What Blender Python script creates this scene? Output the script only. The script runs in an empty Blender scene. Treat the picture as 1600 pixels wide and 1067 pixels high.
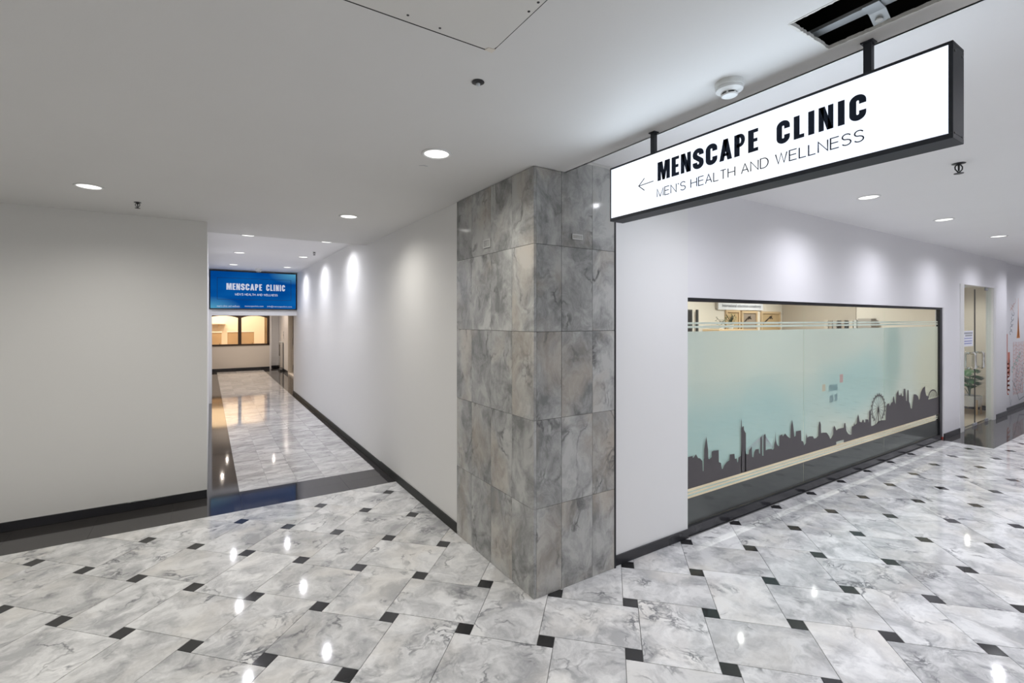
import bpy, bmesh, math, random
from mathutils import Vector, Matrix
random.seed(7)
R = math.radians
sc = bpy.context.scene
COL = sc.collection

# ------------------------------------------------------------------ camera, world, exposure
H = 1.8864                                  # eye height
TH = R(32.07)                               # heading: clockwise from the corridor axis (+Y)
cam_d = bpy.data.cameras.new('camera')
cam = bpy.data.objects.new('camera', cam_d)
COL.objects.link(cam)
cam.location = (0, 0, H)
cam.rotation_euler = (R(90), 0, -TH)
cam_d.sensor_width = 36.0
cam_d.lens = 734.7 / 1600 * 36.0
cam_d.shift_x = 16.04 / 1600
cam_d.shift_y = -33.43 / 1600
cam_d.clip_start = 0.05
sc.camera = cam
sc.view_settings.view_transform = 'Standard'
sc.view_settings.look = 'None'
sc.view_settings.gamma = 1.0
sc.view_settings.use_curve_mapping = False
sc.view_settings.exposure = 0.0
w = bpy.data.worlds.new('world')
sc.world = w
w.use_nodes = True
w.node_tree.nodes['Background'].inputs[0].default_value = (0.6, 0.62, 0.66, 1)
w.node_tree.nodes['Background'].inputs[1].default_value = 0.02
sc.cycles.max_bounces = 10
sc.cycles.diffuse_bounces = 6
sc.cycles.glossy_bounces = 4
sc.cycles.transparent_max_bounces = 10
sc.cycles.caustics_reflective = False
sc.cycles.caustics_refractive = False
sc.cycles.sample_clamp_indirect = 4.0

P_LOW = 57.0        # watts of a downlight in the near hall
P_COR = 58.0        # corridor
P_RIGHT = 73.0      # shop side
C_LOW = (1.0, 0.965, 0.90)
C_COR = (0.93, 0.93, 1.0)
C_RIGHT = (0.92, 0.92, 1.0)
C_WARM = (1.0, 0.66, 0.34)
SIGN_GLOW = 1.35
SIGN_WATTS = 4.2
SCREEN_GLOW = 0.85

# ------------------------------------------------------------------ key dimensions
ZL, ZH = 2.93, 3.05            # ceiling near / ceiling of corridor and shop side
XW = 1.88                      # corridor right wall
YS = 2.60                      # shop front wall
YLW = 5.905                    # left wall facing the hall
XE, YE = 2.15, 6.57            # edges of the near ceiling

# ------------------------------------------------------------------ materials
def new_mat(name):
    m = bpy.data.materials.new(name)
    m.use_nodes = True
    nt = m.node_tree
    return m, nt, nt.nodes['Principled BSDF']

def plain(name, col, rough=0.5, metal=0.0, emit=None, estr=0.0, bump=0.0, bscale=60.0, var=0.0, spec=0.5):
    m, nt, b = new_mat(name)
    b.inputs['Base Color'].default_value = (*col, 1)
    b.inputs['Roughness'].default_value = rough
    b.inputs['Metallic'].default_value = metal
    b.inputs['Specular IOR Level'].default_value = spec
    if emit:
        b.inputs['Emission Color'].default_value = (*emit, 1)
        b.inputs['Emission Strength'].default_value = estr
    if bump or var:
        tc = nt.nodes.new('ShaderNodeTexCoord')
        n = nt.nodes.new('ShaderNodeTexNoise')
        n.inputs['Scale'].default_value = bscale
        n.inputs['Detail'].default_value = 5
        nt.links.new(tc.outputs['Object'], n.inputs['Vector'])
        if bump:
            bp = nt.nodes.new('ShaderNodeBump')
            bp.inputs['Strength'].default_value = bump
            bp.inputs['Distance'].default_value = 0.01
            nt.links.new(n.outputs['Fac'], bp.inputs['Height'])
            nt.links.new(bp.outputs['Normal'], b.inputs['Normal'])
        if var:
            n2 = nt.nodes.new('ShaderNodeTexNoise')
            n2.inputs['Scale'].default_value = 1.3
            n2.inputs['Detail'].default_value = 3
            nt.links.new(tc.outputs['Object'], n2.inputs['Vector'])
            r = nt.nodes.new('ShaderNodeValToRGB')
            r.color_ramp.elements[0].position = 0.3
            r.color_ramp.elements[1].position = 0.7
            r.color_ramp.elements[0].color = (*[c * (1 - var) for c in col], 1)
            r.color_ramp.elements[1].color = (*[min(1, c * (1 + var)) for c in col], 1)
            nt.links.new(n2.outputs['Fac'], r.inputs['Fac'])
            nt.links.new(r.outputs['Color'], b.inputs['Base Color'])
    return m

def emis(name, col, strength):
    m = bpy.data.materials.new(name)
    m.use_nodes = True
    nt = m.node_tree
    nt.nodes.remove(nt.nodes['Principled BSDF'])
    e = nt.nodes.new('ShaderNodeEmission')
    e.inputs[0].default_value = (*col, 1)
    e.inputs[1].default_value = strength
    nt.links.new(e.outputs[0], nt.nodes['Material Output'].inputs[0])
    return m

def marble(name, dark, light, vein, warm=None, scale=3.0, rough=0.07, stretch=(1, 1, 1), breccia=0.18, tone=0.16, veinamt=0.95):
    m, nt, b = new_mat(name)
    N, L = nt.nodes.new, nt.links.new
    tc = N('ShaderNodeTexCoord')
    oi = N('ShaderNodeObjectInfo')
    wn = N('ShaderNodeTexWhiteNoise'); wn.noise_dimensions = '1D'
    L(oi.outputs['Random'], wn.inputs['W'])
    sc3 = N('ShaderNodeVectorMath'); sc3.operation = 'SCALE'; sc3.inputs['Scale'].default_value = 60
    L(wn.outputs['Color'], sc3.inputs[0])
    mp = N('ShaderNodeMapping'); mp.inputs['Scale'].default_value = stretch
    L(tc.outputs['Object'], mp.inputs['Vector'])
    ad = N('ShaderNodeVectorMath'); ad.operation = 'ADD'
    L(mp.outputs['Vector'], ad.inputs[0]); L(sc3.outputs['Vector'], ad.inputs[1])
    # warp
    nw = N('ShaderNodeTexNoise'); nw.inputs['Scale'].default_value = scale * 0.9; nw.inputs['Detail'].default_value = 4
    L(ad.outputs['Vector'], nw.inputs['Vector'])
    ws = N('ShaderNodeVectorMath'); ws.operation = 'SCALE'; ws.inputs['Scale'].default_value = 0.45
    L(nw.outputs['Color'], ws.inputs[0])
    a2 = N('ShaderNodeVectorMath'); a2.operation = 'ADD'
    L(ad.outputs['Vector'], a2.inputs[0]); L(ws.outputs['Vector'], a2.inputs[1])
    # body
    nb = N('ShaderNodeTexNoise'); nb.inputs['Scale'].default_value = scale; nb.inputs['Detail'].default_value = 12; nb.inputs['Roughness'].default_value = 0.68; nb.inputs['Distortion'].default_value = 0.25
    L(a2.outputs['Vector'], nb.inputs['Vector'])
    rb = N('ShaderNodeValToRGB')
    rb.color_ramp.elements[0].position = 0.38; rb.color_ramp.elements[0].color = (*dark, 1)
    rb.color_ramp.elements[1].position = 0.60; rb.color_ramp.elements[1].color = (*light, 1)
    L(nb.outputs['Fac'], rb.inputs['Fac'])
    cur = rb.outputs['Color']
    if warm:
        n3 = N('ShaderNodeTexNoise'); n3.inputs['Scale'].default_value = scale * 0.6; n3.inputs['Detail'].default_value = 5
        a3 = N('ShaderNodeVectorMath'); a3.operation = 'ADD'; a3.inputs[1].default_value = (17, 5, 31)
        L(a2.outputs['Vector'], a3.inputs[0]); L(a3.outputs['Vector'], n3.inputs['Vector'])
        r3 = N('ShaderNodeValToRGB'); r3.color_ramp.elements[0].position = 0.5; r3.color_ramp.elements[1].position = 0.72
        r3.color_ramp.elements[1].color = (0.6, 0.6, 0.6, 1)
        L(n3.outputs['Fac'], r3.inputs['Fac'])
        mx = N('ShaderNodeMix'); mx.data_type = 'RGBA'; mx.blend_type = 'MIX'
        L(r3.outputs['Color'], mx.inputs['Factor']); L(cur, mx.inputs['A']); mx.inputs['B'].default_value = (*warm, 1)
        cur = mx.outputs['Result']
    # thin veins
    def ridge(scl, det, width, off):
        an = N('ShaderNodeVectorMath'); an.operation = 'ADD'; an.inputs[1].default_value = off
        L(a2.outputs['Vector'], an.inputs[0])
        n_ = N('ShaderNodeTexNoise'); n_.inputs['Scale'].default_value = scl; n_.inputs['Detail'].default_value = det
        L(an.outputs['Vector'], n_.inputs['Vector'])
        sb = N('ShaderNodeMath'); sb.operation = 'SUBTRACT'; sb.inputs[1].default_value = 0.5; L(n_.outputs['Fac'], sb.inputs[0])
        ab = N('ShaderNodeMath'); ab.operation = 'ABSOLUTE'; L(sb.outputs[0], ab.inputs[0])
        r_ = N('ShaderNodeMapRange'); r_.inputs['From Max'].default_value = width; r_.inputs['To Min'].default_value = 1; r_.inputs['To Max'].default_value = 0
        L(ab.outputs[0], r_.inputs['Value'])
        return r_.outputs[0]
    rv = ridge(scale * 0.9, 9, 0.03, (3, 9, 4))
    nm = N('ShaderNodeTexNoise'); nm.inputs['Scale'].default_value = scale * 1.4; nm.inputs['Detail'].default_value = 3
    L(ad.outputs['Vector'], nm.inputs['Vector'])
    rm = N('ShaderNodeValToRGB'); rm.color_ramp.elements[0].position = 0.48; rm.color_ramp.elements[1].position = 0.68
    L(nm.outputs['Fac'], rm.inputs['Fac'])
    mv = N('ShaderNodeMath'); mv.operation = 'MULTIPLY'
    L(rv, mv.inputs[0]); L(rm.outputs['Color'], mv.inputs[1])
    mv2 = N('ShaderNodeMath'); mv2.operation = 'MULTIPLY'; mv2.inputs[1].default_value = veinamt
    L(mv.outputs[0], mv2.inputs[0])
    m1 = N('ShaderNodeMix'); m1.data_type = 'RGBA'
    L(mv2.outputs[0], m1.inputs['Factor']); L(cur, m1.inputs['A']); m1.inputs['B'].default_value = (*vein, 1)
    cur = m1.outputs['Result']
    # breccia: busy crackle on some slabs only
    r2 = ridge(scale * 3.4, 10, 0.07, (13, 2, 7))
    gt = N('ShaderNodeMath'); gt.operation = 'GREATER_THAN'; gt.inputs[1].default_value = 1 - breccia
    L(wn.outputs['Value'], gt.inputs[0])
    mb = N('ShaderNodeMath'); mb.operation = 'MULTIPLY'
    L(r2, mb.inputs[0]); L(gt.outputs[0], mb.inputs[1])
    mb2 = N('ShaderNodeMath'); mb2.operation = 'MULTIPLY'
    L(mb.outputs[0], mb2.inputs[0]); L(rm.outputs['Color'], mb2.inputs[1])
    m2 = N('ShaderNodeMix'); m2.data_type = 'RGBA'
    L(mb2.outputs[0], m2.inputs['Factor']); L(cur, m2.inputs['A']); m2.inputs['B'].default_value = (*vein, 1)
    cur = m2.outputs['Result']
    # slab to slab tone
    mr = N('ShaderNodeMapRange'); mr.inputs['To Min'].default_value = 1 - tone; mr.inputs['To Max'].default_value = 1 + tone * 0.6
    L(oi.outputs['Random'], mr.inputs['Value'])
    sc4 = N('ShaderNodeVectorMath'); sc4.operation = 'SCALE'
    L(cur, sc4.inputs[0]); L(mr.outputs[0], sc4.inputs['Scale'])
    L(sc4.outputs['Vector'], b.inputs['Base Color'])
    b.inputs['Roughness'].default_value = rough
    b.inputs['Specular IOR Level'].default_value = 0.5
    return m

def glass_mat(name, tint=(0.97, 1.0, 0.985), refl=1.0):
    m = bpy.data.materials.new(name); m.use_nodes = True
    nt = m.node_tree; nt.nodes.remove(nt.nodes['Principled BSDF'])
    N, L = nt.nodes.new, nt.links.new
    t = N('ShaderNodeBsdfTransparent'); t.inputs[0].default_value = (*tint, 1)
    g = N('ShaderNodeBsdfGlossy'); g.inputs['Roughness'].default_value = 0.02
    f = N('ShaderNodeLayerWeight'); f.inputs[0].default_value = 0.5
    pw = N('ShaderNodeMath'); pw.operation = 'POWER'; pw.inputs[1].default_value = 4.0
    mu = N('ShaderNodeMath'); mu.operation = 'MULTIPLY_ADD'; mu.inputs[1].default_value = 0.55 * refl; mu.inputs[2].default_value = 0.035 * refl
    mx = N('ShaderNodeMixShader')
    L(f.outputs['Facing'], pw.inputs[0]); L(pw.outputs[0], mu.inputs[0]); L(mu.outputs[0], mx.inputs[0]); L(t.outputs[0], mx.inputs[1]); L(g.outputs[0], mx.inputs[2])
    L(mx.outputs[0], nt.nodes['Material Output'].inputs[0])
    return m

M = {}
M['wall'] = plain('painted_wall', (0.74, 0.735, 0.72), 0.55, bump=0.03, bscale=180)
M['wall_white'] = plain('painted_white_board', (0.80, 0.80, 0.80), 0.5, bump=0.02, bscale=150)
M['wall_shop'] = plain('painted_shop_wall', (0.78, 0.775, 0.80), 0.5, bump=0.03, bscale=180)
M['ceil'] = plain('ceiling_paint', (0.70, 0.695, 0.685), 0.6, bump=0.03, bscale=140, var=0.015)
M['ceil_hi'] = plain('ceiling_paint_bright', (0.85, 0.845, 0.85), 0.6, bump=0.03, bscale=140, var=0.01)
M['panel'] = plain('hatch_paint', (0.68, 0.67, 0.645), 0.6, bump=0.06, bscale=40, var=0.03)
M['plaster'] = plain('broken_plasterboard', (0.72, 0.71, 0.68), 0.9, bump=0.4, bscale=90)
M['grout'] = plain('floor_grout', (0.20, 0.20, 0.195), 0.7)
M['marble'] = marble('floor_marble', (0.42, 0.423, 0.43), (0.80, 0.80, 0.795), (0.16, 0.165, 0.175), warm=(0.78, 0.75, 0.70), scale=3.6, rough=0.06, breccia=0.17, tone=0.16)
M['cmarble'] = marble('corridor_marble', (0.40, 0.395, 0.39), (0.66, 0.65, 0.64), (0.22, 0.215, 0.22), scale=4.0, rough=0.06, stretch=(0.7, 1.6, 1), tone=0.12)
M['pmarble'] = marble('pillar_marble', (0.20, 0.203, 0.20), (0.48, 0.48, 0.465), (0.10, 0.10, 0.10), warm=(0.48, 0.41, 0.33), scale=3.0, rough=0.09, stretch=(1.15, 1.15, 0.9), breccia=0.22, tone=0.10)
M['granite'] = plain('black_granite', (0.042, 0.039, 0.038), 0.06, bump=0.0, var=0.2)
M['inlay'] = plain('black_inlay_stone', (0.022, 0.022, 0.023), 0.08, var=0.3)
M['base'] = plain('dark_skirting_stone', (0.028, 0.028, 0.032), 0.18, var=0.25, bscale=30)
M['base_corr'] = plain('dark_green_skirting_stone', (0.030, 0.031, 0.028), 0.5, spec=0.2, var=0.25)
M['black'] = plain('black_metal', (0.015, 0.015, 0.018), 0.35, bump=0.02, bscale=300)
M['signmetal'] = plain('charcoal_metal', (0.019, 0.023, 0.032), 0.55, metal=0.0, bump=0.02, bscale=300)
M['ink'] = plain('navy_vinyl', (0.022, 0.030, 0.052), 0.45, spec=0.1)
M['inkthin'] = plain('grey_vinyl', (0.05, 0.055, 0.07), 0.5, spec=0.1)
M['steel'] = plain('galvanised_steel', (0.55, 0.58, 0.60), 0.45, metal=0.4, bump=0.05, bscale=80, var=0.1)
M['chrome'] = plain('brushed_chrome', (0.72, 0.71, 0.69), 0.16, metal=1.0, bump=0.01)
M['void'] = plain('dark_plenum', (0.014, 0.013, 0.012), 0.9, bump=0.1, bscale=20)
M['plastic'] = plain('white_plastic', (0.72, 0.73, 0.72), 0.35, bump=0.01)
M['trimwhite'] = plain('white_enamel', (0.75, 0.75, 0.74), 0.35, bump=0.01)
M['lamp'] = emis('lamp_glow', (1.0, 0.98, 0.95), 2.2)
M['lampwarm'] = emis('warm_lamp_glow', (1.0, 0.8, 0.5), 3.0)
M['film_dark'] = plain('charcoal_vinyl_film', (0.074, 0.066, 0.070), 0.4, bump=0.01, var=0.05)
M['cream'] = plain('cream_paint', (0.72, 0.67, 0.60), 0.6, bump=0.02, bscale=120)
M['beige'] = plain('beige_paint', (0.45, 0.40, 0.34), 0.6, bump=0.02, bscale=120)
M['woodfloor'] = plain('light_timber_floor', (0.46, 0.38, 0.30), 0.35, bump=0.05, bscale=20, var=0.15)
M['wood'] = plain('pale_timber', (0.60, 0.44, 0.27), 0.5, bump=0.05, bscale=30, var=0.12)
M['brown'] = plain('dark_brown_timber', (0.045, 0.026, 0.016), 0.4, bump=0.05, bscale=40, var=0.2)
M['dkgrey'] = plain('dark_grey_laminate', (0.06, 0.06, 0.06), 0.4, var=0.1)
M['taupe'] = plain('taupe_print', (0.30, 0.24, 0.19), 0.6, var=0.12)
M['tan'] = plain('tan_print', (0.50, 0.36, 0.20), 0.6, var=0.12)
M['greyfab'] = plain('grey_card', (0.33, 0.30, 0.27), 0.7, var=0.15)
M['leaf'] = plain('glossy_leaf', (0.035, 0.12, 0.035), 0.35, bump=0.1, bscale=25, var=0.35)
M['soil'] = plain('potting_soil', (0.03, 0.02, 0.012), 0.9, bump=0.5, bscale=60)
M['glass'] = glass_mat('clear_glass', refl=0.5)
M['warmglass'] = glass_mat('clear_window_glass', (1, 0.99, 0.97))
M['red'] = plain('red_tape', (0.45, 0.05, 0.03), 0.6, var=0.1)
M['orange'] = plain('orange_print', (0.78, 0.30, 0.10), 0.7, var=0.12)
M['redprint'] = plain('red_print', (0.62, 0.19, 0.13), 0.7, var=0.15)
M['pinkprint'] = plain('faded_pink_print', (0.66, 0.42, 0.38), 0.7, var=0.15)
M['greyprint'] = plain('grey_print', (0.36, 0.37, 0.40), 0.7, var=0.15)
M['plate_rim'] = plain('worn_grey_plastic', (0.52, 0.52, 0.51), 0.5, var=0.15)
M['tealprint'] = plain('teal_print', (0.30, 0.48, 0.44), 0.7, var=0.15)
M['notered'] = plain('bright_red_paper', (0.66, 0.42, 0.41), 0.7, var=0.05)
M['noteorange'] = plain('bright_orange_paper', (0.68, 0.56, 0.44), 0.7, var=0.05)
M['paper'] = plain('white_paper', (0.75, 0.76, 0.82), 0.7, var=0.03)
M['bluetext'] = plain('blue_print', (0.13, 0.15, 0.45), 0.7, var=0.05)
M['white_text'] = emis('white_screen_text', (0.80, 0.84, 1.0), 0.72)

def film_mat():
    """printed frosted film: pale sage with watery teal patches, lets some light through"""
    m = bpy.data.materials.new('printed_frosted_film'); m.use_nodes = True
    nt = m.node_tree; b = nt.nodes['Principled BSDF']
    N, L = nt.nodes.new, nt.links.new
    tc = N('ShaderNodeTexCoord')
    nz = N('ShaderNodeTexNoise'); nz.inputs['Scale'].default_value = 0.8; nz.inputs['Detail'].default_value = 3
    L(tc.outputs['Object'], nz.inputs['Vector'])
    vm = N('ShaderNodeVectorMath'); vm.operation = 'SCALE'; vm.inputs['Scale'].default_value = 0.5
    L(nz.outputs['Color'], vm.inputs[0])
    va = N('ShaderNodeVectorMath'); va.operation = 'ADD'
    L(tc.outputs['Object'], va.inputs[0]); L(vm.outputs['Vector'], va.inputs[1])
    cur = None
    base = (0.76, 0.80, 0.79)
    prev = None
    for (x, z, rx, rz, col, amt) in ((4.3, 0.75, 2.3, 0.75, (0.52, 0.70, 0.74), 0.85), (6.9, 1.05, 1.5, 0.55, (0.53, 0.72, 0.76), 0.75),
                                     (8.05, 1.35, 0.45, 0.75, (0.50, 0.64, 0.64), 0.75), (9.6, 1.2, 1.1, 1.2, (0.78, 0.77, 0.68), 0.85)):
        mp = N('ShaderNodeMapping')
        mp.inputs['Location'].default_value = (-(x + 0.25) / rx, 0, -(z + 0.25) / rz)
        mp.inputs['Scale'].default_value = (1 / rx, 0, 1 / rz)
        L(va.outputs['Vector'], mp.inputs['Vector'])
        g = N('ShaderNodeTexGradient'); g.gradient_type = 'SPHERICAL'
        L(mp.outputs['Vector'], g.inputs['Vector'])
        r = N('ShaderNodeMapRange'); r.interpolation_type = 'SMOOTHSTEP'
        r.inputs['From Max'].default_value = 0.7; r.inputs['To Max'].default_value = amt
        L(g.outputs['Fac'], r.inputs['Value'])
        mx = N('ShaderNodeMix'); mx.data_type = 'RGBA'
        L(r.outputs[0], mx.inputs['Factor'])
        if prev is None: mx.inputs['A'].default_value = (*base, 1)
        else: L(prev, mx.inputs['A'])
        mx.inputs['B'].default_value = (*col, 1)
        prev = mx.outputs['Result']
    L(prev, b.inputs['Base Color'])
    b.inputs['Roughness'].default_value = 0.35
    tl = N('ShaderNodeBsdfTranslucent'); L(prev, tl.inputs['Color'])
    tp = N('ShaderNodeBsdfTransparent')
    m1 = N('ShaderNodeMixShader'); m1.inputs[0].default_value = 0.42
    L(b.outputs[0], m1.inputs[1]); L(tl.outputs[0], m1.inputs[2])
    m2 = N('ShaderNodeMixShader'); m2.inputs[0].default_value = 0.22
    L(m1.outputs[0], m2.inputs[1]); L(tp.outputs[0], m2.inputs[2])
    L(m2.outputs[0], nt.nodes['Material Output'].inputs[0])
    return m
M['film'] = film_mat()

def screen_mat():
    m = bpy.data.materials.new('blue_screen_picture'); m.use_nodes = True
    nt = m.node_tree; nt.nodes.remove(nt.nodes['Principled BSDF'])
    N, L = nt.nodes.new, nt.links.new
    tc = N('ShaderNodeTexCoord')
    e = N('ShaderNodeEmission'); e.inputs[1].default_value = SCREEN_GLOW
    nz = N('ShaderNodeTexNoise'); nz.inputs['Scale'].default_value = 1.6; nz.inputs['Detail'].default_value = 2
    L(tc.outputs['Generated'], nz.inputs['Vector'])
    r = N('ShaderNodeValToRGB')
    r.color_ramp.elements[0].position = 0.35; r.color_ramp.elements[0].color = (0.0, 0.062, 0.30, 1)
    r.color_ramp.elements[1].position = 0.75; r.color_ramp.elements[1].color = (0.004, 0.13, 0.45, 1)
    L(nz.outputs['Fac'], r.inputs['Fac'])
    prev = r.outputs['Color']
    for (cx_, cz_, rad) in ((0.0, 0.0, 0.36), (1.0, 1.0, 0.34)):
        mp = N('ShaderNodeMapping'); mp.inputs['Location'].default_value = (-cx_ / rad, 0, -cz_ / rad / 0.9)
        mp.inputs['Scale'].default_value = (1 / rad, 0, 1 / rad / 0.9)
        L(tc.outputs['Generated'], mp.inputs['Vector'])
        g = N('ShaderNodeTexGradient'); g.gradient_type = 'SPHERICAL'; L(mp.outputs['Vector'], g.inputs['Vector'])
        mx = N('ShaderNodeMix'); mx.data_type = 'RGBA'; L(g.outputs['Fac'], mx.inputs['Factor']); L(prev, mx.inputs['A'])
        mx.inputs['B'].default_value = (0.10, 0.40, 0.62, 1); prev = mx.outputs['Result']
    L(prev, e.inputs[0]); L(e.outputs[0], nt.nodes['Material Output'].inputs[0])
    return m
M['screen'] = screen_mat()
def signface_mat():
    m = bpy.data.materials.new('lightbox_face'); m.use_nodes = True
    nt = m.node_tree; nt.nodes.remove(nt.nodes['Principled BSDF'])
    N, L = nt.nodes.new, nt.links.new
    tc = N('ShaderNodeTexCoord'); nz = N('ShaderNodeTexNoise'); nz.inputs['Scale'].default_value = 3.0; nz.inputs['Detail'].default_value = 1
    L(tc.outputs['Object'], nz.inputs['Vector'])
    r = N('ShaderNodeValToRGB'); r.color_ramp.elements[0].position = 0.35; r.color_ramp.elements[1].position = 0.65
    r.color_ramp.elements[0].color = (0.80, 0.87, 1.0, 1); r.color_ramp.elements[1].color = (0.92, 0.96, 1.0, 1)
    L(nz.outputs['Fac'], r.inputs['Fac'])
    e = N('ShaderNodeEmission'); e.inputs[1].default_value = SIGN_GLOW
    L(r.outputs['Color'], e.inputs[0]); L(e.outputs[0], nt.nodes['Material Output'].inputs[0])
    return m
M['signface'] = signface_mat()

# ------------------------------------------------------------------ builders
class MB:
    """collects shapes for ONE mesh object"""
    def __init__(self): self.v, self.f = [], []
    def add(self, v, f):
        o = len(self.v); self.v += [tuple(p) for p in v]; self.f += [tuple(i + o for i in q) for q in f]; return self
    def box(self, x0, x1, y0, y1, z0, z1):
        v = [(x0, y0, z0), (x1, y0, z0), (x1, y1, z0), (x0, y1, z0), (x0, y0, z1), (x1, y0, z1), (x1, y1, z1), (x0, y1, z1)]
        return self.add(v, [(0, 3, 2, 1), (4, 5, 6, 7), (0, 1, 5, 4), (1, 2, 6, 5), (2, 3, 7, 6), (3, 0, 4, 7)])
    def prism(self, pts, fn0, fn1):
        """polygon pts (2D) -> two 3D rings"""
        n = len(pts)
        v = [fn0(*p) for p in pts] + [fn1(*p) for p in pts]
        f = [tuple(range(n)), tuple(range(2 * n - 1, n - 1, -1))] + [(i, i + n, (i + 1) % n + n, (i + 1) % n) for i in range(n)]
        return self.add(v, f)
    def lathe(self, prof, c, n=24, axis='z'):
        v, f = [], []
        for (r, z) in prof:
            for k in range(n):
                a = 2 * math.pi * k / n
                v.append((c[0] + r * math.cos(a), c[1] + r * math.sin(a), c[2] + z))
        for i in range(len(prof) - 1):
            for k in range(n):
                f.append((i * n + k, i * n + (k + 1) % n, (i + 1) * n + (k + 1) % n, (i + 1) * n + k))
        if prof[0][0] > 1e-5: f.append(tuple(range(n - 1, -1, -1)))
        if prof[-1][0] > 1e-5: f.append(tuple(range((len(prof) - 1) * n, len(prof) * n)))
        return self.add(v, f)
    def tube(self, pts, r, n=8):
        pts = [Vector(p) for p in pts]; v, f = [], []
        rs = r if isinstance(r, (list, tuple)) else [r] * len(pts)
        up = None
        for i, p in enumerate(pts):
            t = (pts[min(i + 1, len(pts) - 1)] - pts[max(i - 1, 0)]).normalized()
            if up is None:
                up = Vector((0, 0, 1)) if abs(t.z) < 0.9 else Vector((1, 0, 0))
            s = t.cross(up).normalized(); u = s.cross(t).normalized(); up = u
            for k in range(n):
                a = 2 * math.pi * k / n
                v.append(p + (s * math.cos(a) + u * math.sin(a)) * rs[i])
        for i in range(len(pts) - 1):
            for k in range(n):
                f.append((i * n + k, i * n + (k + 1) % n, (i + 1) * n + (k + 1) % n, (i + 1) * n + k))
        f.append(tuple(range(n - 1, -1, -1))); f.append(tuple(range((len(pts) - 1) * n, len(pts) * n)))
        return self.add(v, f)
    def obj(self, name, mat, parent=None, origin=None, bevel=0.0, smooth=False, fixn=True):
        o0 = Vector(origin) if origin is not None else Vector((0, 0, 0))
        po = parent['_o'] if parent is not None and '_o' in parent else (0, 0, 0)
        me = bpy.data.meshes.new(name)
        me.from_pydata([tuple(Vector(p) - o0) for p in self.v], [], self.f)
        if fixn or bevel:
            bm = bmesh.new(); bm.from_mesh(me)
            bmesh.ops.recalc_face_normals(bm, faces=bm.faces)
            if bevel:
                bmesh.ops.bevel(bm, geom=[e for e in bm.edges], offset=bevel, segments=1, affect='EDGES', clamp_overlap=True)
            bm.to_mesh(me); bm.free()
        if smooth:
            me.polygons.foreach_set('use_smooth', [True] * len(me.polygons))
        me.materials.append(mat)
        o = bpy.data.objects.new(name, me); COL.objects.link(o)
        if parent is not None:
            o.parent = parent
            o.location = o0 - Vector(tuple(po))
        else:
            o.location = o0
        o['_o'] = tuple(o0)
        return o

def smooth_angle(o, ang=35):
    me = o.data
    me.polygons.foreach_set('use_smooth', [True] * len(me.polygons))
    try: me.set_sharp_from_angle(angle=R(ang))
    except Exception: pass
    return o

def thing(name, label, cat, loc=(0, 0, 0), group=None):
    o = bpy.data.objects.new(name, None); COL.objects.link(o)
    o.empty_display_size = 0.05
    o.location = loc; o['_o'] = tuple(loc); o['label'] = label; o['category'] = cat
    if group: o['group'] = group
    return o
def tag(o, label, cat, group=None):
    o['label'] = label; o['category'] = cat
    if group: o['group'] = group
    return o
def struct(o, label=None, cat=None):
    o['kind'] = 'structure'
    if label: o['label'] = label
    if cat: o['category'] = cat
    return o
def struct_empty(name, label, cat, loc=(0, 0, 0)):
    o = thing(name, label, cat, loc); o['kind'] = 'structure'; return o
def B(*a): return MB().box(*a)

# ------------------------------------------------------------------ FLOOR
X0, X1, Y0, Y1 = -5.0, 18.5, -3.5, 21.0
YBN = 5.315                    # near edge of the dark band
floor = struct(B(X0 - .1, X1 + .1, Y0 - .1, Y1, -0.25, -0.006).obj('floor', M['grout']), 'polished marble floor with small black inlays', 'floor')
floor['_o'] = (0, 0, 0)

def clip(poly, nx, ny, c):
    """keep nx*x + ny*y <= c"""
    out = []
    for i in range(len(poly)):
        p, q = poly[i], poly[(i + 1) % len(poly)]
        dp, dq = nx * p[0] + ny * p[1] - c, nx * q[0] + ny * q[1] - c
        if dp <= 0: out.append(p)
        if dp * dq < 0:
            t = dp / (dp - dq); out.append((p[0] + (q[0] - p[0]) * t, p[1] + (q[1] - p[1]) * t))
    return out
def area(p): return 0.5 * abs(sum(p[i][0] * p[(i + 1) % len(p)][1] - p[(i + 1) % len(p)][0] * p[i][1] for i in range(len(p)))) if len(p) > 2 else 0
XOB, YOB = 1.874, 2.59
XM, YM = 9.78, 2.012
def regions(poly):
    """the hall floor left of the pillar line, in front of the shop line, minus the dark strip"""
    ps = []
    a = clip(clip(poly, 1, 0, XOB), 0, 1, YBN)
    b = clip(clip(poly, -1, 0, -XOB), 0, 1, YOB)
    if area(a) > 1e-4: ps.append(a)
    for q in (clip(b, 1, 0, XM), clip(clip(b, -1, 0, -XM), 0, 1, YM)):
        if area(q) > 1e-4: ps.append(q)
    return ps
def project(x, y):
    d = x * math.sin(TH) + y * math.cos(TH)
    if d < 0.2: return None
    c = x * math.cos(TH) - y * math.sin(TH)
    return (783.96 + 734.7 * c / d, 500.07 + 734.7 * H / d, d)
LAT = 0.5
OX, OY = 1.3339, 2.5584
q2 = math.sqrt(0.5)
va, vb = (q2, -q2), (q2, q2)
S_IN = 0.095                   # side of an inlay
JT = 0.0018
def lat(i, j): return (OX + LAT * (i * va[0] + j * vb[0]), OY + LAT * (i * va[1] + j * vb[1]))
def rect(cx_, cy_, wa, wb):
    return [(cx_ + sa * wa / 2 * va[0] + sb * wb / 2 * vb[0], cy_ + sa * wa / 2 * va[1] + sb * wb / 2 * vb[1]) for sa, sb in ((-1, -1), (1, -1), (1, 1), (-1, 1))]
def tile_mb(polys, z0=-0.006, z1=0.0):
    mb = MB()
    for p in polys:
        mb.prism(p, lambda x, y: (x, y, z0), lambda x, y: (x, y, z1))
    return mb
cand = {'marble_tile': [], 'inlay_tile': []}
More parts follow.
